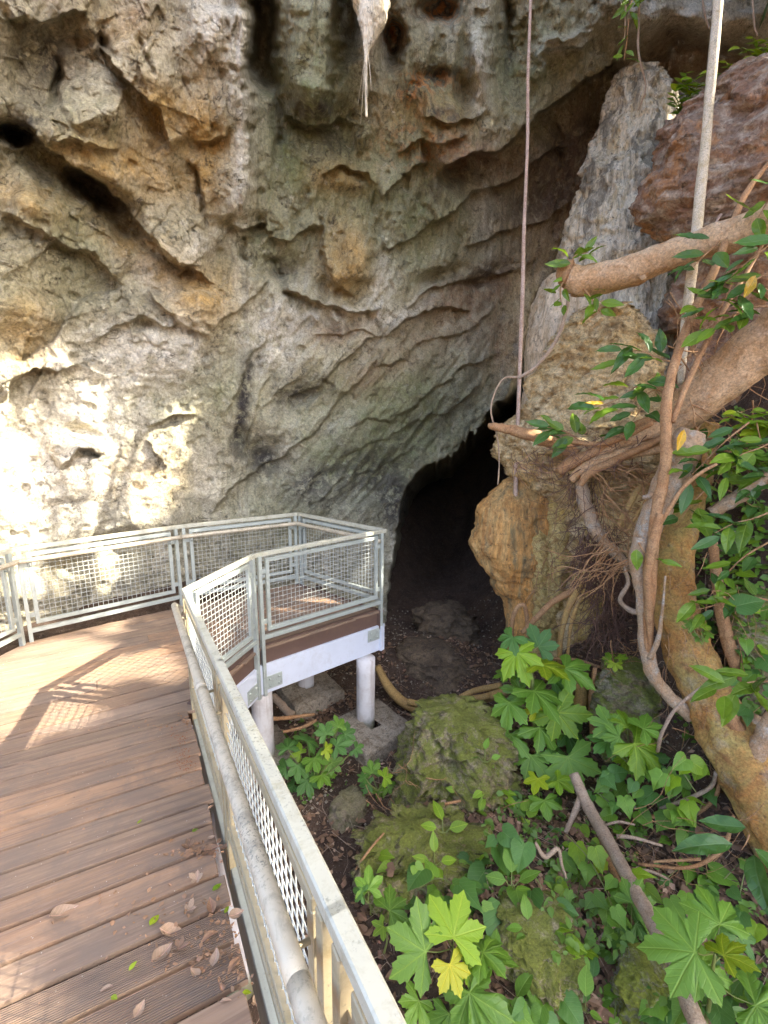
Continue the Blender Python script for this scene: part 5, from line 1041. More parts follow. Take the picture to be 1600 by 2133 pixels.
plant('foreground seedling with a yellow young leaf beside the near rail', (945, 2160, 2.45), [(886, 1982, 138, 'mid', 150, 2.35), (945, 1952, 140, 'bright', 75, 2.38), (1006, 1985, 122, 'mid', -20, 2.38), (908, 1910, 110, 'mid', 95, 2.5), (937, 2010, 84, 'yellow', -80, 2.28), (978, 2068, 160, 'mid', -65, 2.25), (872, 2085, 92, 'mid', -120, 2.35), (935, 2112, 90, 'mid', -95, 2.3), (968, 2010, 90, 'bright', -30, 2.36)], group=G1, stem_r=5, main=[(940, 2080, 2.4), (940, 2010, 2.4), (945, 1975, 2.42)])
plant('small three-lobed seedling just right of the rail cap', (772, 1905, 2.75), [(768, 1852, 74, 'mid', 95, None, 'tri'), (755, 1860, 50, 'dark', 160, None, 'tri')], 'tri', group=G1, stem_r=2)
plant('lobed seedling leaning over the rail side ledge', (800, 1985, 2.7), [(812, 1897, 84, 'mid', 60, 2.62), (826, 1915, 56, 'mid', -10, 2.6), (798, 1930, 46, 'bright', -140, 2.6, 'tri')], group=G1, stem_r=2.5)
plant('big lobed seedling with a lime leaf at the lower right', (1462, 2160, 2.2), [(1448, 1984, 182, 'mid', 158, 2.05), (1508, 1990, 112, 'lime', -20, 2.02), (1500, 1925, 136, 'mid', 95, 2.2), (1552, 2030, 90, 'dark', -60, 2.2), (1575, 2095, 170, 'mid', -40, 2.0), (1538, 1950, 70, 'dark', -70, 2.25, 'tri'), (1455, 2020, 120, 'mid', -70, 2.15), (1440, 2080, 70, 'mid', -100, 2.2, 'heart'), (1490, 2085, 72, 'dark', -80, 2.2, 'heart')], group=G1, stem_r=5, main=[(1478, 2090, 2.15), (1485, 2020, 2.12), (1490, 1985, 2.12)])
plant('seedling with lobed leaves beside the fallen pole', (1315, 1960, 2.95), [(1316, 1880, 86, 'mid', 70), (1290, 1930, 80, 'dark', -100), (1325, 1925, 70, 'dark', -40), (1300, 1905, 60, 'mid', 160), (1350, 1945, 70, 'mid', -20)], group=G1, stem_r=2.5)
sh = [(x, y, s, t, a) for x, y, s, t, a in [(600, 1560, 60, 'dark', 100), (640, 1545, 64, 'dark', 60), (680, 1530, 56, 'dark', 110), (655, 1580, 66, 'mid', -60), (620, 1595, 60, 'dark', -100), (700, 1555, 56, 'dark', 20), (690, 1590, 54, 'mid', -40), (640, 1625, 60, 'dark', -80), (612, 1635, 50, 'dark', -150), (670, 1615, 56, 'mid', -70), (595, 1600, 50, 'dark', 180), (720, 1530, 50, 'dark', 40), (705, 1515, 44, 'mid', 90), (655, 1655, 50, 'dark', -90), (625, 1570, 44, 'bright', 140), (678, 1560, 40, 'lime', -20), (740, 1560, 40, 'dark', -30)]]
plant('dark leafy shrub of lobed leaves under the landing', (650, 1690, 4.6), sh, group=G1, stem_r=3)
plant('leafy seedling beside the footing corner', (790, 1665, 4.4), [(775, 1610, 44, 'mid', 100), (800, 1620, 44, 'bright', 40), (770, 1635, 40, 'dark', 180), (790, 1645, 40, 'mid', -70), (808, 1640, 36, 'mid', -20), (760, 1620, 36, 'dark', 150)], group=G1, stem_r=2)
plant('tiny lobed seedling on the earth bank', (1285, 1395, 4.9), [(1272, 1372, 34, 'bright', 150), (1290, 1372, 34, 'bright', 40), (1282, 1382, 30, 'lime', -90)], group=G1, stem_r=1.5)
plant('tiny lobed plant behind the leaning trunk', (1460, 1340, 4.1), [(1442, 1305, 38, 'mid', 120), (1465, 1308, 40, 'bright', 60), (1458, 1325, 34, 'mid', -80), (1472, 1322, 30, 'mid', -20)], group=G1, stem_r=1.5)
# young upright seedlings with oval leaves, and heart leaf creepers
def sprout(label, x, y, Y, tone, s=30):
    plant(label, (x, y+20, Y), [(x, y-14, s*1.25, tone, 90), (x-12, y+2, s, tone, 165), (x+14, y+4, s*1.1, tone, 15), (x-6, y+16, s*0.8, tone, -120), (x+8, y+18, s*0.7, tone, -60)], 'small', 'sprout', 'sprout', 'oval leaf sprouts', 1.8)
for lab, x, y, Y, tone, s in [('bright oval leaf sprout above the mossy patch', 922, 1722, 3.6, 'bright', 38), ('pale sprout against the mossy boulder foot', 962, 1645, 4.2, 'bright', 24), ('sprout among creepers left of the bare twig', 1066, 1832, 2.95, 'mid', 46), ('sprout on the ledge near the hollow', 905, 1790, 3.2, 'bright', 34), ('low oval leaf sprout right of the twig', 1100, 1930, 2.7, 'mid', 34), ('small sprout on the mossy boulder', 1010, 1575, 4.2, 'mid', 20), ('sprout beside the stump-like rock', 1030, 2000, 2.5, 'mid', 36), ('oval sprout at the bottom edge', 1075, 2090, 2.4, 'mid', 50), ('oval sprout at the bottom beside the bright moss', 1220, 2090, 2.4, 'mid', 44), ('small sprout between mossy rock and pole', 1235, 2050, 2.55, 'dark', 30)]:
    sprout(lab, x, y, Y, tone, s)
def creeper(label, pts, leaves, name='creeper'):
    e = empty(name, at(*pts[-1]), label, 'creeper', 'heart leaf creepers')
    q = spline([list(at(*p)) for p in pts], 24); MB().tube([Vector(v) for v in q], 1.2*mpp(q[0]), 5, False).build('stem', M['stem'], e, True)
    Ym = sum(p[2] for p in pts)/len(pts)
    for l in leaves:
        near = min(pts, key=lambda p: (p[0]-l[0])**2+(p[1]-l[1])**2)
        p, s, tip, nr = leafy(l[0], l[1], near[2]-0.03, l[2], l[4], 0.6); leaf(e, 'heart', l[3], p, s, tip, nr)
    return e
def scat(x0, y0, x1, y1, n, s, tones, seed):
    r = random.Random(seed); return [(r.uniform(x0, x1), r.uniform(y0, y1), s*r.uniform(0.7, 1.25), r.choice(tones), r.uniform(-150, -30)) for _ in range(n)]
creeper('heart leaf creeper over the near mossy ledge', [(870, 1850, 2.95), (920, 1830, 3.0), (975, 1870, 2.95), (1030, 1900, 2.85)], [(881, 1810, 60, 'dark', -100), (956, 1842, 70, 'dark', -60), (905, 1825, 40, 'mid', 80), (982, 1890, 64, 'dark', -70), (1047, 1890, 86, 'dark', -95), (940, 1880, 44, 'dark', -120), (915, 1865, 40, 'mid', -100)]+scat(860, 1800, 1010, 1920, 8, 40, ('dark', 'mid'), 1))
creeper('heart leaf creeper around the bare pale twig', [(1010, 1730, 3.3), (1050, 1760, 3.2), (1090, 1790, 3.1), (1130, 1850, 2.95)], [(1011, 1812, 72, 'dark', -110), (1037, 1764, 64, 'dark', -80), (1047, 1732, 54, 'dark', -40), (1093, 1756, 56, 'dark', -100), (1041, 1806, 50, 'mid', -20), (1106, 1856, 62, 'dark', -70), (1130, 1880, 46, 'dark', -60), (1075, 1850, 46, 'mid', -90)]+scat(1010, 1700, 1130, 1900, 10, 40, ('dark', 'mid', 'mid'), 2))
creeper('light green ivy-like creeper left of the fallen pole', [(1180, 1740, 3.5), (1220, 1780, 3.3), (1260, 1850, 3.05), (1290, 1930, 2.8)], [(1200, 1757, 52, 'bright', -70), (1240, 1766, 44, 'bright', -80), (1254, 1790, 38, 'lime', -100), (1225, 1800, 40, 'mid', -90), (1262, 1873, 52, 'mid', -90), (1285, 1840, 48, 'mid', -80), (1296, 1950, 76, 'dark', -95), (1320, 1820, 46, 'bright', -60), (1345, 1850, 40, 'bright', -50)]+scat(1150, 1740, 1300, 1950, 16, 32, ('dark', 'mid', 'mid'), 3))
creeper('heart leaf creeper under the small bright seedling', [(1230, 1640, 4.0), (1290, 1680, 3.85), (1350, 1660, 3.85)], [(1362, 1650, 48, 'dark', -140), (1258, 1615, 40, 'dark', -60), (1255, 1655, 42, 'mid', -70), (1300, 1660, 44, 'mid', -80), (1330, 1690, 38, 'mid', -60), (1275, 1612, 38, 'dark', 10)]+scat(1230, 1600, 1400, 1700, 12, 34, ('dark', 'mid'), 4))
creeper('light ivy-like creeper at the foot of the leaning trunk', [(1380, 1640, 3.7), (1410, 1600, 3.7), (1450, 1650, 3.6)], scat(1370, 1580, 1470, 1700, 14, 40, ('bright', 'mid', 'bright'), 5))
creeper('tangled creeper in the hollow beside the big seedling', [(1390, 1880, 2.9), (1450, 1870, 2.8), (1520, 1880, 2.7)], [(1395, 1872, 46, 'mid', -70), (1430, 1860, 36, 'mid', -90)]+scat(1370, 1840, 1560, 1960, 14, 42, ('dark', 'mid'), 6))
creeper('heart leaves at the bottom edge before the stump-like rock', [(1000, 2110, 2.3), (1060, 2120, 2.3), (1120, 2130, 2.28)], scat(990, 2090, 1230, 2140, 8, 56, ('mid', 'dark'), 7))
creeper('creeper with heart leaves by the right edge', [(1560, 1360, 3.8), (1590, 1400, 3.75), (1570, 1450, 3.7)], [(1588, 1370, 52, 'dark', -60), (1535, 1262, 60, 'dark', 10)]+scat(1540, 1330, 1600, 1480, 6, 40, ('dark', 'mid'), 8))
# fig twigs with glossy oval leaves
def sprig(label, pts, n, size, tones, spread=1.0, r=2.2, seed=0, leaves=None, group='glossy fig leaf sprigs'):
    rr = random.Random(seed+500); e = empty('fig_sprig', at(*pts[0]), label, 'foliage', group)
    q = spline([list(at(*p)) for p in pts], 30); MB().tube([Vector(v) for v in q], [max(0.6, r*(1-0.7*k/29))*mpp(q[0]) for k in range(30)], 6, False).build('twig', M['bark_brown'], e, True)
    for i in range(n):
        f = 0.18+0.82*(i+rr.uniform(-0.3, 0.3))/max(1, n-1); f = min(1, max(0.05, f)); k = int(f*29); p = Vector(q[k]); t = (Vector(q[min(29, k+1)])-Vector(q[max(0, k-1)])).normalized()
        sgn = 1 if i % 2 else -1
        side = t.cross(CAMF).normalized()*sgn
        tip = (t*rr.uniform(0.3, 1.0)+side*rr.uniform(0.4, 1.1)*(0.4 if f > 0.95 else 1)+Vector((0, 0, -1))*rr.uniform(0.0, 0.7)+Vector((rr.gauss(0, .3), rr.gauss(0, .4), 0))).normalized()
        nr = (Vector((0, 0, 1))*rr.uniform(0.4, 1.0)+(CAMP-p).normalized()*rr.uniform(0.1, 0.9)+Vector((rr.gauss(0, .35), rr.gauss(0, .35), 0))).normalized()
        s = size*mpp(p)*rr.uniform(0.75, 1.2); pp = p+side*rr.uniform(0, 0.25)*s*spread
        leaf(e, 'fig', rr.choice(tones), pp, s, tip, nr)
    return e
D2 = ('dark', 'dark', 'dark', 'light'); D3 = ('dark', 'light'); L3 = ('light', 'light', 'dark')
for i, (lab, pts, n, size, tones) in enumerate([
    ('glossy sprig across the tan rock, pointing left to an orange leaf', [(1400, 830, 4.5), (1340, 800, 4.6), (1290, 830, 4.7), (1240, 850, 4.8)], 11, 62, D2),
    ('glossy sprig rising from the root bundle in front of the tan rock', [(1420, 760, 4.45), (1370, 745, 4.55), (1330, 730, 4.6), (1290, 740, 4.7)], 12, 64, D2),
    ('drooping glossy sprig below the tan rock', [(1400, 800, 4.45), (1350, 820, 4.55), (1330, 860, 4.6), (1300, 900, 4.7)], 10, 58, D2),
    ('cluster of glossy leaves on the broken branch', [(1215, 925, 5.05), (1190, 905, 5.1), (1165, 895, 5.15), (1140, 890, 5.2)], 13, 52, D2),
    ('light leafy sprig at the right edge above the fig limb', [(1620, 560, 4.1), (1560, 590, 4.15), (1510, 620, 4.2), (1455, 640, 4.25)], 13, 62, L3),
    ('light leafy sprig below the cut branch at right', [(1620, 640, 4.1), (1570, 640, 4.15), (1520, 660, 4.2), (1460, 690, 4.25)], 14, 58, L3),
    ('upper leafy sprig hanging over the cut branch', [(1640, 480, 4.0), (1590, 520, 4.05), (1540, 560, 4.1), (1500, 600, 4.15)], 10, 60, D3),
    ('pair of sprig leaves on the cut branch by the hanging pole', [(1500, 500, 4.4), (1470, 530, 4.45), (1445, 555, 4.5)], 6, 64, ('dark',)),
    ('sprig hanging at the right edge by the red boulder', [(1640, 380, 4.3), (1600, 420, 4.3), (1575, 460, 4.35)], 6, 66, L3),
    ('leafy sprig behind the twisted grey root', [(1480, 860, 4.7), (1450, 900, 4.65), (1430, 960, 4.6), (1440, 1010, 4.55)], 12, 60, D3),
    ('leafy sprig right of the twisted grey root', [(1560, 880, 4.3), (1510, 920, 4.25), (1470, 960, 4.2), (1430, 1000, 4.2)], 14, 66, D2),
    ('leafy sprig at the right edge above the pale branch', [(1640, 900, 4.1), (1590, 930, 4.1), (1540, 950, 4.1), (1500, 990, 4.1)], 14, 64, D3),
    ('light sprig curving over the pale branch end', [(1620, 1060, 3.9), (1570, 1080, 3.9), (1530, 1090, 3.9), (1490, 1110, 3.9)], 8, 74, L3),
    ('sprig left of the leaning trunk top', [(1470, 1020, 4.3), (1440, 1050, 4.3), (1420, 1080, 4.25)], 9, 70, D2),
    ('sprig hanging right of the leaning trunk', [(1600, 1130, 3.9), (1550, 1160, 3.9), (1510, 1200, 3.9), (1480, 1240, 3.9)], 12, 56, D3),
    ('light sprig beside the rough vine stem', [(1600, 1250, 3.85), (1540, 1240, 3.85), (1490, 1260, 3.85), (1450, 1270, 3.85)], 11, 52, L3),
    ('sprig with large leaves over the torn bark', [(1620, 1420, 3.4), (1570, 1420, 3.4), (1530, 1430, 3.4), (1490, 1440, 3.4)], 9, 78, L3),
    ('pair of large dark glossy leaves hanging at the right edge', [(1560, 1740, 2.75), (1555, 1755, 2.7), (1545, 1770, 2.7)], 4, 110, ('dark',)),
    ('sprig under the fig limb at the right edge', [(1640, 980, 4.2), (1600, 1000, 4.2), (1560, 1010, 4.2)], 8, 60, D2),
    ('leafy twig beside the liana by the trunk', [(1330, 1130, 4.2), (1350, 1160, 4.15), (1380, 1170, 4.1)], 4, 52, L3),
    ('narrow leafy tuft on the cut branch end', [(1200, 560, 5.35), (1195, 535, 5.35), (1225, 525, 5.35)], 9, 44, ('light',)),
    ('narrow leaves hanging under the cut branch end', [(1215, 600, 5.3), (1235, 625, 5.3), (1250, 650, 5.3)], 8, 46, ('light',)),
    ('narrow leaves hanging left of the cut branch end', [(1185, 570, 5.4), (1168, 600, 5.4), (1170, 640, 5.4)], 8, 40, ('light',)),
    ('sunlit leaf cluster hanging at the top edge above the pinnacle', [(1330, -60, 6.6), (1320, -10, 6.6), (1305, 30, 6.6)], 14, 36, ('light',)),
    ('small sunlit leaves on the vine above the pinnacle', [(1310, 40, 6.6), (1305, 90, 6.6), (1300, 125, 6.6)], 6, 36, ('light',)),
]):
    sprig(lab, pts, n, size, tones, seed=i)
e = empty('yellow_leaf', at(1236, 843, 4.75), 'single orange yellow leaf at the tip of the left sprig', 'leaf', None); leaf(e, 'fig', 'yellow', at(1258, 842, 4.75), 0.19, -CAMR, (0, -.5, .8))
e = empty('yellow_leaf', at(1418, 905, 4.2), 'yellow leaf hanging in front of the grey root', 'leaf', None); leaf(e, 'fig', 'yellow', at(1424, 895, 4.2), 0.19, -CAMU-CAMR*0.3, (0, -1, .2))
e = empty('yellow_leaf', at(1560, 600, 4.1), 'yellow leaf among green sprigs at the right edge', 'leaf', None); leaf(e, 'fig', 'yellow', at(1572, 575, 4.1), 0.19, -CAMU-CAMR*0.5, (0, -1, .2))
for lab, pts in (('thin vine hanging above the pinnacle', [(1340, -200, 6.65, 2), (1330, 60, 6.65, 2.4), (1332, 120, 6.65, 2.2), (1345, 180, 6.7, 1.8), (1330, 230, 6.8, 1.4)]), ('second thin vine hanging above the pinnacle', [(1305, -200, 6.6, 2), (1303, 40, 6.6, 2), (1300, 85, 6.6, 1.6)]), ('thin vine hanging at the top right corner', [(1560, -200, 6.9, 2.5), (1570, 30, 6.9, 2.2), (1578, 75, 6.9, 1.6)]), ('thin vine hanging left of the pole top', [(1440, -200, 7.2, 2), (1465, 10, 7.2, 2), (1478, 60, 7.2, 1.6)])):
    limb('vine', lab, M['stick'], pts, 24, 6, 'vine', rough=0.1, seed=7)
# ------------------------------------------------------------------ fallen leaves on the boards
def on_ramp(px, py):
    x, y, z = ray(px, py); k = (SLOPE*((-Q['P5']).dot(RD))-CZ)/(z-SLOPE*(x*RD.x+y*RD.y)); return Vector((x*k, y*k, CZ+z*k))
def deck_leaf(label, px, py, size, kind, tone, ang, dz=0.008):
    p = on_ramp(px, py); p.z += dz; s = size*mpp(p)*(0.65 if kind == 'small' else 0.82); a = R(ang); me = RNG.choice(LM[kind, tone])
    o = link('fallen_leaf', me); o.matrix_basis = leaf_matrix(p, s, CAMR*math.cos(a)+Vector((0, 1, 0))*math.sin(a), (RNG.gauss(0, .2), RNG.gauss(0, .2), 1))
    prop(o, label, 'leaf', 'fallen leaves on the ramp')
for a in [('large round pale dead leaf lying on the ramp near the rail', 316, 2012, 60, 'dead', 'pale', 60), ('curled pale dead leaf left of the litter heap', 330, 1945, 62, 'dead', 'pale', 10), ('long narrow reddish leaf alone on the ramp at left', 100, 1920, 66, 'dead', 'pale', 40),
          ('green oval leaf on the ramp by the rail bracket', 402, 1735, 30, 'small', 'bright', 80), ('narrow yellow green leaf blade on the ramp', 312, 1930, 44, 'small', 'lime', 75), ('green leaf blade close to the rail on the ramp', 443, 1858, 36, 'small', 'bright', 60), 
          ('tiny yellow green leaf scrap in the middle of the ramp', 286, 1718, 18, 'small', 'lime', 60), ('green leaf scrap near the bottom of the ramp', 232, 2078, 28, 'small', 'lime', -20), ('yellow green leaf scrap at the rail foot near the bottom', 505, 2070, 30, 'small', 'lime', 10), ('small yellowish leaf blade left of the round leaf', 268, 2025, 30, 'small', 'lime', 55), 
          ('brown dead leaf against the rail foot', 445, 1910, 46, 'dead', 'dead', 120), ('grey brown dead leaf by the rail foot', 475, 1915, 40, 'dead', 'pale', 30), ('crumpled pale leaf upright by the rail', 410, 1835, 34, 'dead', 'pale', 90), ('reddish curled leaf in the heap near the rail', 432, 1752, 20, 'dead', 'pale', 20), ('small brown leaf lying alone on a board', 352, 1758, 18, 'dead', 'dead', 70), ('pale leaf near the bottom of the ramp', 235, 2055, 34, 'dead', 'pale', 200), ('pale upright leaf at the bottom edge', 280, 2128, 40, 'dead', 'pale', 80),
          ('pinkish dead leaf in the heap near the bottom rail foot', 445, 2020, 40, 'dead', 'pale', 90), ('brown leaf at the end of the heap near the rail', 475, 2030, 44, 'dead', 'dead', 60), ('curled tan leaf in the heap near the bottom rail foot', 416, 2040, 36, 'dead', 'pale', 150), ('small pale leaf on the lower ramp near the rail', 458, 2090, 30, 'dead', 'pale', 10), ('brown leaf in the litter by the thin stem', 395, 1768, 34, 'dead', 'dead', 200), ('dark brown leaf in the litter by the thin stem', 425, 1775, 36, 'dead', 'dead', 20), ('crinkled leaf next to the rail post foot', 460, 1780, 34, 'dead', 'dead', 50),
          ('brown leaf scrap in the middle litter row', 392, 1900, 36, 'dead', 'pale', 20), ('folded brown leaf in the middle litter row', 420, 1965, 44, 'dead', 'dead', 40), ('flat brown leaf in the middle litter row', 372, 1980, 40, 'dead', 'dead', 10), ('pale small leaf at the top of the ramp near rail', 432, 1690, 24, 'dead', 'pale', 70), ('yellow leaf by the rail foot in the litter', 468, 1905, 24, 'small', 'lime', 75), ]:
    deck_leaf(*a)
def litter(name, label, spots, mats, seed, cat):
    """crumbs and small curled leaves, too many and too small to count"""
    r = random.Random(seed); mb = MB()
    for p, s in spots:
        a = r.uniform(0, 6.28); n = Vector((r.gauss(0, .35), r.gauss(0, .35), 1)).normalized(); m = leaf_matrix(p, s, (math.cos(a), math.sin(a), 0), n); w = r.uniform(0.25, 0.5); c = r.uniform(-0.35, 0.5)
        q = [(0, 0, 0), (-w*0.8, 0.35, c*w), (-w*0.5, 0.75, c*w*0.7), (0, 1, 0.1*r.uniform(-1, 1)), (w*0.6, 0.7, c*w*0.7), (w*0.9, 0.35, c*w), (0, 0.5, 0)]
        mb.add([m @ Vector(v) for v in q], [(0, 6, 1), (1, 6, 2), (2, 6, 3), (3, 6, 4), (4, 6, 5), (5, 6, 0)])
    o = mb.build(name, mats, None, False); return prop(o, label, cat, kind='stuff')
r = random.Random(8); sp = []
for cx, cy, sx, sy, n, s in ((430, 1770, 25, 10, 70, 9), (410, 1780, 30, 8, 40, 10), (400, 1985, 60, 25, 60, 9), (450, 2020, 30, 30, 40, 10), (350, 1900, 80, 25, 60, 9), (460, 1910, 20, 40, 30, 9), (395, 1500, 14, 8, 60, 6), (350, 1515, 40, 5, 40, 5), (500, 2000, 20, 40, 30, 10), (200, 1800, 150, 150, 60, 5), (180, 1650, 150, 60, 40, 4)):
    for _ in range(n):
        px, py = r.gauss(cx, sx), r.gauss(cy, sy); p = on_ramp(px, py); t = (p-Q['P5']).dot(RT)
        if t > 0.06: p.z += 0.006; sp.append((p, s*r.uniform(0.5, 1.4)*mpp(p)))
litter('leaf_crumbs', 'brown leaf crumbs scattered on the ramp boards by the rail', sp, M['lf_dead'], 3, 'leaf litter')
# ------------------------------------------------------------------ ground litter and low cover
def gpts(n, x0, x1, y0, y1, seed, dens=None):
    rg = np.random.default_rng(seed); X = rg.uniform(x0, x1, n*3); Y = rg.uniform(y0, y1, n*3); Z = ground_z(X, Y)
    px, py, d = project(np.stack([X, Y, Z], -1)); k = (px > -60) & (px < 1700) & (py > 900) & (py < 2250) & (d > 0.4)
    if dens is not None: k &= rg.uniform(0, 1, len(X)) < dens(px, py, X, Y)
    idx = np.nonzero(k)[0][:n]; return [(Vector((X[i], Y[i], Z[i]+0.012)), px[i], py[i]) for i in idx]
def dlit(px, py, X, Y): return 0.15+0.85*sst(0.1, 0.5, fbm(X*1.7, Y*1.7, 0, 61, 2)+0.35*sst(900, 1200, px))
pts = gpts(9000, -1.6, 5.2, 1.4, 7.5, 5, dlit)
rr = random.Random(2)
litter('dead_leaf_litter', 'brown dead leaf litter over the earth slope', [(p+Vector((0, 0, rr.uniform(0, 0.03))), rr.uniform(0.03, 0.10)) for p, a, b in pts[:6500]], M['lf_dead'], 4, 'leaf litter')
litter('pale_leaf_litter', 'paler dry leaves and chips over the earth slope', [(p+Vector((0, 0, rr.uniform(0, 0.02))), rr.uniform(0.02, 0.07)) for p, a, b in pts[6500:]], M['lf_pale'], 5, 'leaf litter')
pts = gpts(1500, -1.2, 5.0, 1.4, 7.0, 6)
mb = MB()
for p, a, b in pts[:900]:
    an = rr.uniform(0, 6.28); L = rr.uniform(0.08, 0.35); q = p+Vector((math.cos(an)*L, math.sin(an)*L, rr.uniform(-0.01, 0.06))); q.z = max(q.z, float(ground_z(q.x, q.y))+0.01)
    m_ = p.lerp(q, .5)+Vector((rr.gauss(0, .03), rr.gauss(0, .03), 0.015)); w = rr.uniform(0.0015, 0.004); mb.tube([p, m_, q], [w, w, w*.5], 4, False)
prop(mb.build('twig_litter', M['stick'], None, True), 'fine dry twigs scattered over the earth slope', 'twigs', kind='stuff')
mb = MB()
for p, a, b in gpts(1800, -1.4, 3.0, 4.0, 9.0, 9):
    s = rr.uniform(0.006, 0.026); V = []
    for k in range(6): V.append(p+Vector(((1, -1, 0, 0, 0, 0)[k], (0, 0, 1, -1, 0, 0)[k], (0, 0, 0, 0, 0.8, -0.6)[k]))*s*rr.uniform(0.6, 1.3))
    mb.add(V, [(0, 2, 4), (2, 1, 4), (1, 3, 4), (3, 0, 4), (2, 0, 5), (1, 2, 5), (3, 1, 5), (0, 3, 5)])
prop(mb.build('gravel', M['concrete'], None, False), 'small pale stones strewn over the dark earth', 'gravel', kind='stuff')
# low green cover: small leaves on the slope, thick where the photograph is green
def cover(name, label, spots, mat, seed):
    r = random.Random(seed); mb = MB()
    for p, s in spots:
        for k in range(r.randint(2, 5)):
            a = r.uniform(0, 6.28); q = p+Vector((r.gauss(0, .03), r.gauss(0, .03), r.uniform(0.0, 0.10)))
            n = (Vector((0, 0, 1))+(CAMP-q).normalized()*0.7+Vector((r.gauss(0, .4), r.gauss(0, .4), 0))).normalized(); sz = s*r.uniform(0.6, 1.3); m = leaf_matrix(q, sz, (math.cos(a), math.sin(a), -.3), n); w = r.uniform(0.28, 0.42)
            v = [(0, 0, 0), (-w*0.9, 0.3, 0.08), (-w*0.7, 0.65, 0.05), (0, 1, -0.08), (w*0.7, 0.65, 0.05), (w*0.9, 0.3, 0.08), (0, .5, 0)]
            mb.add([m @ Vector(x) for x in v], [(0, 6, 1), (1, 6, 2), (2, 6, 3), (3, 6, 4), (4, 6, 5), (5, 6, 0)])
    return prop(mb.build(name, mat, None, True), label, 'ground cover', kind='stuff')
def dgreen(px, py, X, Y):
    g = np.zeros(px.shape)
    for x, y, sx, sy, s in ((1080, 1700, 90, 70, .7), (1000, 1830, 110, 90, .6), (1230, 1850, 90, 130, .9), (1330, 1660, 90, 60, .6), (1480, 1900, 130, 120, .6), (1500, 1150, 110, 250, .9), (1580, 950, 80, 150, 1), (640, 1570, 70, 70, .8), (1060, 2080, 160, 70, .5), (1250, 2060, 60, 80, .7), (790, 1640, 40, 40, .5)):
        g = np.maximum(g, s*np.exp(-((px-x)/sx)**2-((py-y)/sy)**2))
    return g
pc = gpts(1100, -1.4, 5.5, 1.4, 7.0, 12, dgreen)
cover('ground_cover', 'low green leaves covering the earth slope', [(p, rr.uniform(0.03, 0.075)) for p, a, b in pc[:700]], M['lf_mid'], 6)
cover('ground_cover', 'darker low leaves covering the earth slope', [(p, rr.uniform(0.035, 0.09)) for p, a, b in pc[700:]], M['lf_dark'], 7)
# small ferny plants on the red boulder and beside it
def tuft(label, x, y, Y, n, size, tone, sp=60):
    e = empty('fern_tuft', at(x, y+20, Y), label, 'fern', 'small bright ferny tufts'); rq = random.Random(int(x+y))
    for k in range(5):
        b = at(x+rq.gauss(0, sp*0.5), y+rq.uniform(0, 25), Y); t = at(x+rq.gauss(0, sp), y-rq.uniform(10, 40), Y-0.1); MB().tube([b, b.lerp(t, .5)+Vector((0, 0, .03)), t], 1.0*mpp(b), 4, False).build('frond_stem', M['stem'], e, True)
        for i in range(n):
            f = (i+1)/n; p = b.lerp(t, f); sg = 1 if i % 2 else -1
            leaf(e, 'small', tone if rq.random() < .7 else 'lime', p, size*mpp(p)*rq.uniform(.7, 1.2), (t-b).normalized()*0.4+CAMR*sg*0.8+Vector((0, 0, -.2)), (rq.gauss(0, .4), -0.5+rq.gauss(0, .3), 1))
for a in [('bright ferny tuft on top of the red boulder', 1540, 160, 6.1, 9, 24, 'bright', 50), ('ferny tuft on the right end of the red boulder', 1590, 110, 6.2, 9, 26, 'bright', 40), ('small ferny plant between pinnacle and red boulder', 1435, 190, 6.6, 8, 24, 'bright', 22), ('low ferny plant at the foot of the pinnacle top', 1420, 225, 6.6, 6, 22, 'mid', 18), ('bright ferny patch at the right edge under the fig limb', 1585, 890, 4.5, 9, 34, 'bright', 40), ('ferny patch at the right edge above the pale branch', 1590, 960, 4.4, 9, 34, 'mid', 45)]:
    tuft(*a)

# ------------------------------------------------------------------ things settled on what is really there (rays down the line of sight find the surface)
bpy.context.view_layer.update(); DG = bpy.context.evaluated_depsgraph_get()
def cast(px, py, names=('ground', 'mossy_boulder', 'ground_stone')):
    ok, loc, nor, i, ob, mt = S.ray_cast(DG, CAMP, Vector(ray(px, py)).normalized())
    return (loc, nor, ob) if ok and ob.name.split('.')[0] in names else None
rq = random.Random(77)
def settle(n, boxes, names):
    out = []
    for x0, y0, x1, y1, w in boxes:
        for _ in range(int(n*w)):
            h = cast(rq.uniform(x0, x1), rq.uniform(y0, y1), names)
            if h: out.append(h)
    return out
mb = MB()
for p, nr, ob in settle(1000, ((820, 1475, 1075, 1740, 3.2), (760, 1710, 1000, 2000, 2.4), (1000, 1860, 1215, 2133, 2.4), (1270, 1980, 1440, 2133, 1.6), (1240, 1365, 1480, 1640, 1.0)), ('mossy_boulder',)):
    if fbm(np.array([p.x*3]), np.array([p.y*3]), np.array([p.z*3]), 5, 2)[0] < -0.15: continue
    for k in range(3):
        d = (nr+Vector((rq.gauss(0, .6), rq.gauss(0, .6), rq.gauss(0, .4)))).normalized(); l = rq.uniform(0.006, 0.018); w = d.orthogonal().normalized()*l*0.28; q = p+Vector((rq.gauss(0, .008), rq.gauss(0, .008), 0))
        mb.add([q-w, q+w, q+d*l], [(0, 1, 2)])
prop(mb.build('moss', M['moss'], None, False), 'short green moss on the boulders', 'moss', kind='stuff')
hits = settle(1000, ((740, 1600, 1080, 2000, 1.2), (1000, 1640, 1300, 2133, 1.2), (1250, 1600, 1600, 2133, 2.2)), ('ground', 'mossy_boulder'))
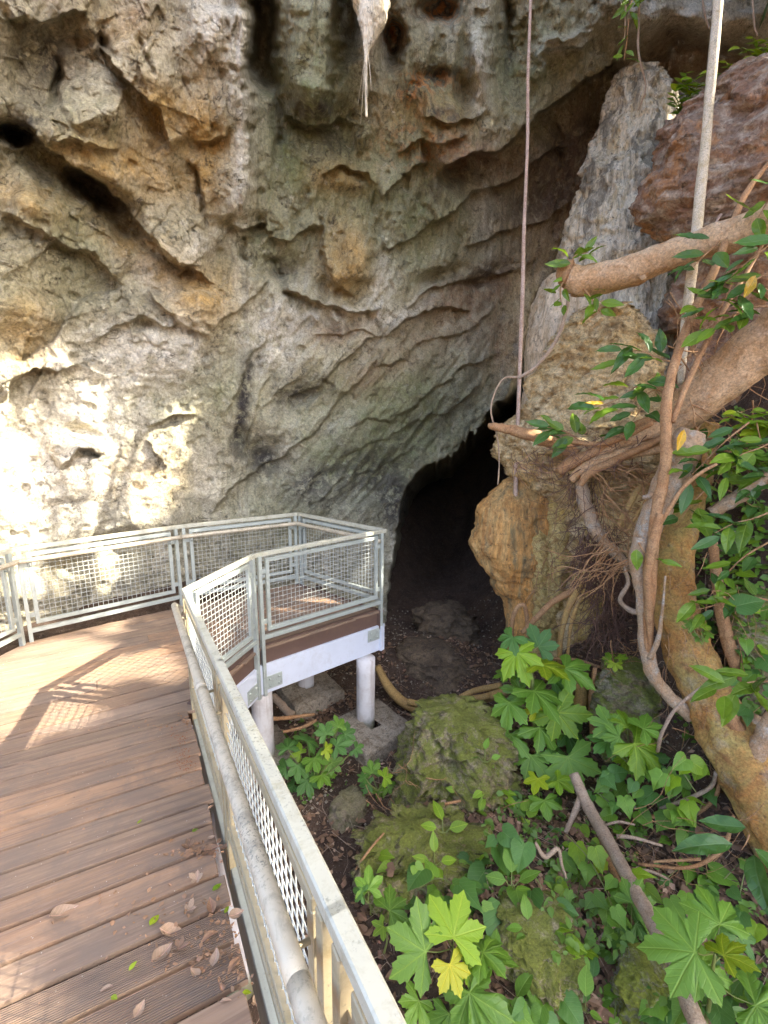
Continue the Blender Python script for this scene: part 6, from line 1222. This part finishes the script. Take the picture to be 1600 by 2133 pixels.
litter('settled_leaf_litter', 'dry brown leaves lying on the boulders and earth', [(h[0]+h[1]*0.02, rq.uniform(0.03, 0.11)) for h in hits if h[1].z > 0.35 and rq.random() < (0.8 if h[2].name.startswith('ground') else 0.35)], M['lf_dead'], 9, 'leaf litter')
hits = settle(1000, ((1440, 850, 1600, 1250, .3), (1430, 1250, 1600, 1560, .12), (1150, 1700, 1320, 2000, .10), (1350, 1830, 1600, 2133, .06), (1000, 1660, 1160, 1900, .06)), ('ground', 'mossy_boulder'))
cover('ground_cover', 'small bright leaves spread over earth and stones', [(h[0]+h[1]*0.02, rq.uniform(0.035, 0.085)) for h in hits], M['lf_mid'], 16)
def creep(label, box, n, size, tones, kind='heart', lift=0.06):
    x0, y0, x1, y1 = box; L = []
    for _ in range(n*6):
        h = cast(rq.uniform(x0, x1), rq.uniform(y0, y1))
        if h and len(L) < n: L.append(h[0]+h[1]*rq.uniform(0.015, lift)+(CAMP-h[0]).normalized()*0.03)
    if len(L) < 3: return
    L.sort(key=lambda p: project(list(p))[0]+0.4*project(list(p))[1])
    e = empty('creeper', L[0], label, 'creeper', 'heart leaf creepers')
    q = spline([list(p-Vector((0, 0, 0.02))) for p in L[::max(1, len(L)//6)]], 30); MB().tube([Vector(v) for v in q], 1.1*mpp(L[0]), 5, False).build('stem', M['stem'], e, True)
    for p in L:
        a = R(rq.uniform(-150, -30)); nr = (CAMP-p).normalized()*0.6+Vector((rq.gauss(0, .3), rq.gauss(0, .3), 0.6))
        leaf(e, kind, rq.choice(tones), p, size*mpp(p)*rq.uniform(0.65, 1.25), CAMR*math.cos(a)+CAMU*math.sin(a), nr)
for a in [('creeper leaves over the mossy ledge by the near rail', (780, 1750, 1000, 1960), 12, 42, ('mid', 'dark', 'bright')), ('creeper on the steep bank at the right edge below the fig limb', (1440, 880, 1600, 1080), 18, 36, ('mid', 'bright', 'dark'), 'small'), ('creeper on the bank right of the leaning trunk', (1440, 1080, 1600, 1280), 16, 34, ('mid', 'dark', 'bright')), ('creeper on the bank above the torn bark', (1480, 1270, 1600, 1470), 12, 36, ('mid', 'dark', 'bright')), ('creeper in the dark hollow under the leaning trunk', (1240, 1600, 1500, 1760), 12, 38, ('mid', 'dark')), ('creeper in the litter right of the fallen pole', (1360, 1780, 1600, 1960), 9, 44, ('mid', 'dark', 'bright')), ('creeper covering the earth left of the fallen pole', (1150, 1720, 1320, 2020), 30, 38, ('mid', 'bright', 'dark')), ('creeper at the bottom around the stump-like rock', (1000, 2060, 1290, 2133), 10, 50, ('mid', 'dark', 'bright')), ('small leaved creeper under the tall seedling', (1000, 1640, 1180, 1780), 26, 30, ('mid', 'dark', 'bright'), 'small'), ('creeper at the bottom right corner', (1380, 2000, 1600, 2133), 16, 54, ('mid', 'dark'))]:
    creep(*a)
sp = []
for cx, cy, sx, sy, n in ((378, 1560, 10, 22, 110), (390, 1590, 10, 14, 60), (372, 1535, 8, 8, 40)):
    for _ in range(n):
        p = on_ramp(rq.gauss(cx, sx), rq.gauss(cy, sy)); p.z += 0.003; sp.append((p, rq.uniform(1, 4)*mpp(p)))
litter('rusty_crumbs', 'rusty orange crumbs on the boards by the foot of the ramp rail', sp, M['rust'], 12, 'crumbs')

# ------------------------------------------------------------------ unseen shade trees at right: gaps cut in their crowns shape the sun patches
LIT = []
def lit(px, py, r, Y=None, z=None): LIT.append((wall_at(px, py) if Y is None and z is None else (at(px, py, Y) if Y else (atz(px, py, z) if z != 'r' else on_ramp(px, py))), r))
for x, y, q in ((20, 900, .4), (110, 890, .3), (180, 850, .2), (120, 960, .34), (60, 1030, .5), (200, 1000, .36), (150, 1080, .5), (250, 1060, .42), (300, 1110, .38), (40, 1110, .45), (260, 880, .18), (330, 900, .16), (300, 960, .2), (390, 880, .10), (420, 840, .06), (370, 960, .12), (230, 810, .10), (20, 790, .18), (0, 720, .10), (180, 1140, .4), (80, 1180, .35), (400, 1050, .10), (355, 1010, .12)): lit(x, y, q)
for x, y, q in ((150, 1390, .2), (240, 1375, .16), (90, 1440, .3), (40, 1420, .35), (20, 1470, .35), (80, 1490, .25), (0, 1380, .25), (190, 1310, .22), (300, 1300, .20), (260, 1280, .2), (110, 1345, .16), (200, 1345, .14), (300, 1385, .22), (350, 1400, .14), (345, 1350, .10), (190, 1415, .05), (140, 1470, .05), (60, 1385, .2), (470, 1260, .15), (560, 1240, .25), (650, 1260, .25), (600, 1285, .15), (520, 1310, .10), (480, 1290, .08), (700, 1240, .14)): lit(x, y, q, z=0.01)
for x, y, q in ((50, 2075, .07), (10, 2030, .05), (95, 2110, .06), (30, 1560, .06), (5, 2100, .10)): lit(x, y, q, z='r')
for x, y, q in ((680, 1690, .05), (700, 1760, .07), (735, 1800, .06), (765, 1880, .06), (800, 1950, .07), (840, 2030, .08), (880, 2110, .08), (560, 1545, .05), (590, 1590, .04), (420, 1205, .05), (470, 1180, .05)):
    k = 1.07+SLOPE*2.2; LIT.append((atz(x, y, 1.07+0.3), q))
for x, y, Y, q in ((440, 1190, 4.1, .06), (480, 1170, 4.3, .06), (575, 1145, 4.9, .08), (640, 1130, 5.1, .12), (700, 1118, 5.4, .1), (760, 1110, 5.6, .1), (780, 1160, 5.7, .15), (250, 1130, 5.4, .3), (120, 1150, 5.0, .3), (330, 1120, 5.6, .15), (480, 1095, 6.3, .12), (560, 1090, 6.5, .08),
                   (1388, 275, 7.85, .2), (1375, 315, 7.8, .13), (1385, 230, 8.0, .16),
                   (1490, 60, 5.1, .11), (1482, 160, 5.1, .11), (1474, 260, 5.1, .11), (1466, 360, 5.1, .11), (1456, 450, 5.1, .10), (1445, 560, 5.1, .06),
                   (1190, 545, 5.4, .14), (1240, 545, 5.3, .06), (1420, 500, 4.9, .08), (1200, 630, 5.4, .06), (1310, 20, 6.6, .09), (1300, 100, 6.6, .06), (1540, 160, 6.1, .10), (1585, 120, 6.2, .1),
                   (1180, 885, 5.1, .12), (1150, 890, 5.2, .08), (1260, 835, 4.7, .12), (1390, 760, 4.5, .12), (1330, 720, 4.6, .08), (1590, 600, 4.1, .08)):
    LIT.append((at(x, y, Y), q))
LIT += [(at(804, 30, 5.3), .07), (at(800, -10, 5.3), .07)]
def build_canopy():
    rg = np.random.default_rng(17); n = 8000; s = np.array(SUN)
    trees = [('unseen shade tree with a broad crown right of the ramp', np.array([10.5, -2.6]), 6.0), ('unseen tall shade tree on the bank right of the cave', np.array([13.0, 3.0]), 6.5), ('unseen shade tree high on the bank right of the ramp', np.array([15.5, -1.0]), 5.0), ('unseen tall shade tree far up the right bank', np.array([15.5, 7.5]), 7.0)]
    q = np.stack([rg.uniform(-6.5, 5.5, n*4), rg.uniform(-0.5, 10.5, n*4), rg.uniform(-1.5, 8.0, n*4)], -1)
    t = rg.uniform(11.0, 19.0, n*4); p = q+s*t[:, None]
    px, py, d = project(p); ok = ((d < 0.3) | (py < -160) | (px > 1850)) & (p[:, 2] > 6.0) & (p[:, 0] > 2.0)
    p = p[ok][:n]
    LC = np.array([list(c) for c, r in LIT]); LR = np.array([r for c, r in LIT])
    V = {k: [] for k in range(4)}; own = np.argmin([np.hypot(p[:, 0]-t_[1][0], p[:, 1]-t_[1][1]) for t_ in trees], 0)
    cl = p[:, None, :]+rg.normal(0, 0.30, (len(p), 9, 3))
    L = cl.reshape(-1, 3); own = np.repeat(own, 9)
    keep = np.ones(len(L), bool)  # leaves between the sun and the chosen lit spots are dropped
    for c, r_ in zip(LC, LR):
        rel = L-c; al = rel@s; perp = np.linalg.norm(rel-al[:, None]*s, axis=1); keep &= ~((perp < r_+min(0.10, 0.02+r_*0.3)) & (al > 0) & (rg.uniform(0, 1, len(p)).repeat(9) > (0.10 if c[1] > 4.9 and c[0] < -1.5 else 0.02)))
    L = L[keep]; own = own[keep]; m = len(L)
    a = rg.normal(0, 1, (m, 3)); a /= np.linalg.norm(a, axis=1)[:, None]; b = np.cross(a, rg.normal(0, 1, (m, 3))); b /= np.linalg.norm(b, axis=1)[:, None]
    sz = rg.uniform(0.12, 0.21, (m, 1))
    quad = np.stack([L-a*sz, L+b*sz*0.5, L+a*sz, L-b*sz*0.5], 1)
    for k, (lab, xy, h) in enumerate(trees):
        g = float(ground_z(xy[0], xy[1])); root = empty('shade_tree', (xy[0], xy[1], g), lab, 'tree', 'unseen shade trees with crowns cut to shape the sunlight')
        qd = quad[own == k].reshape(-1, 3); base = np.array([xy[0], xy[1], g])
        if len(qd): link('crown', np_mesh('crown', qd-base, np.arange(len(qd)).reshape(-1, 4), M['lf_canopy'], False), root)
        cen = qd.mean(0) if len(qd) else base+np.array([0, 0, 9])
        top = Vector((xy[0]*0.5+cen[0]*0.5, xy[1]*0.5+cen[1]*0.5, cen[2]-1.0)); b0 = Vector(base)+Vector((0, 0, -0.4))
        trunk = [Vector(v) for v in spline([list(b0), list(b0.lerp(top, .35)+Vector((.25, .1, 0))), list(b0.lerp(top, .7)+Vector((-.15, .1, 0))), list(top)], 20)]
        MB().tube(trunk, [0.30*(1-0.65*i/19) for i in range(20)], 14).build('trunk', M['bark_grey'], root, True)
        rr = random.Random(k)
        if len(qd):
            for i in range(9):
                e = Vector(qd[rr.randrange(len(qd))]); st = trunk[rr.randint(9, 19)]
                MB().tube([Vector(v) for v in spline([list(st), list(st.lerp(e, .5)+Vector((0, 0, .4))), list(e)], 10)], [0.09*(1-0.8*j/9) for j in range(10)], 7).build('branch', M['bark_grey'], root, True)
build_canopy()
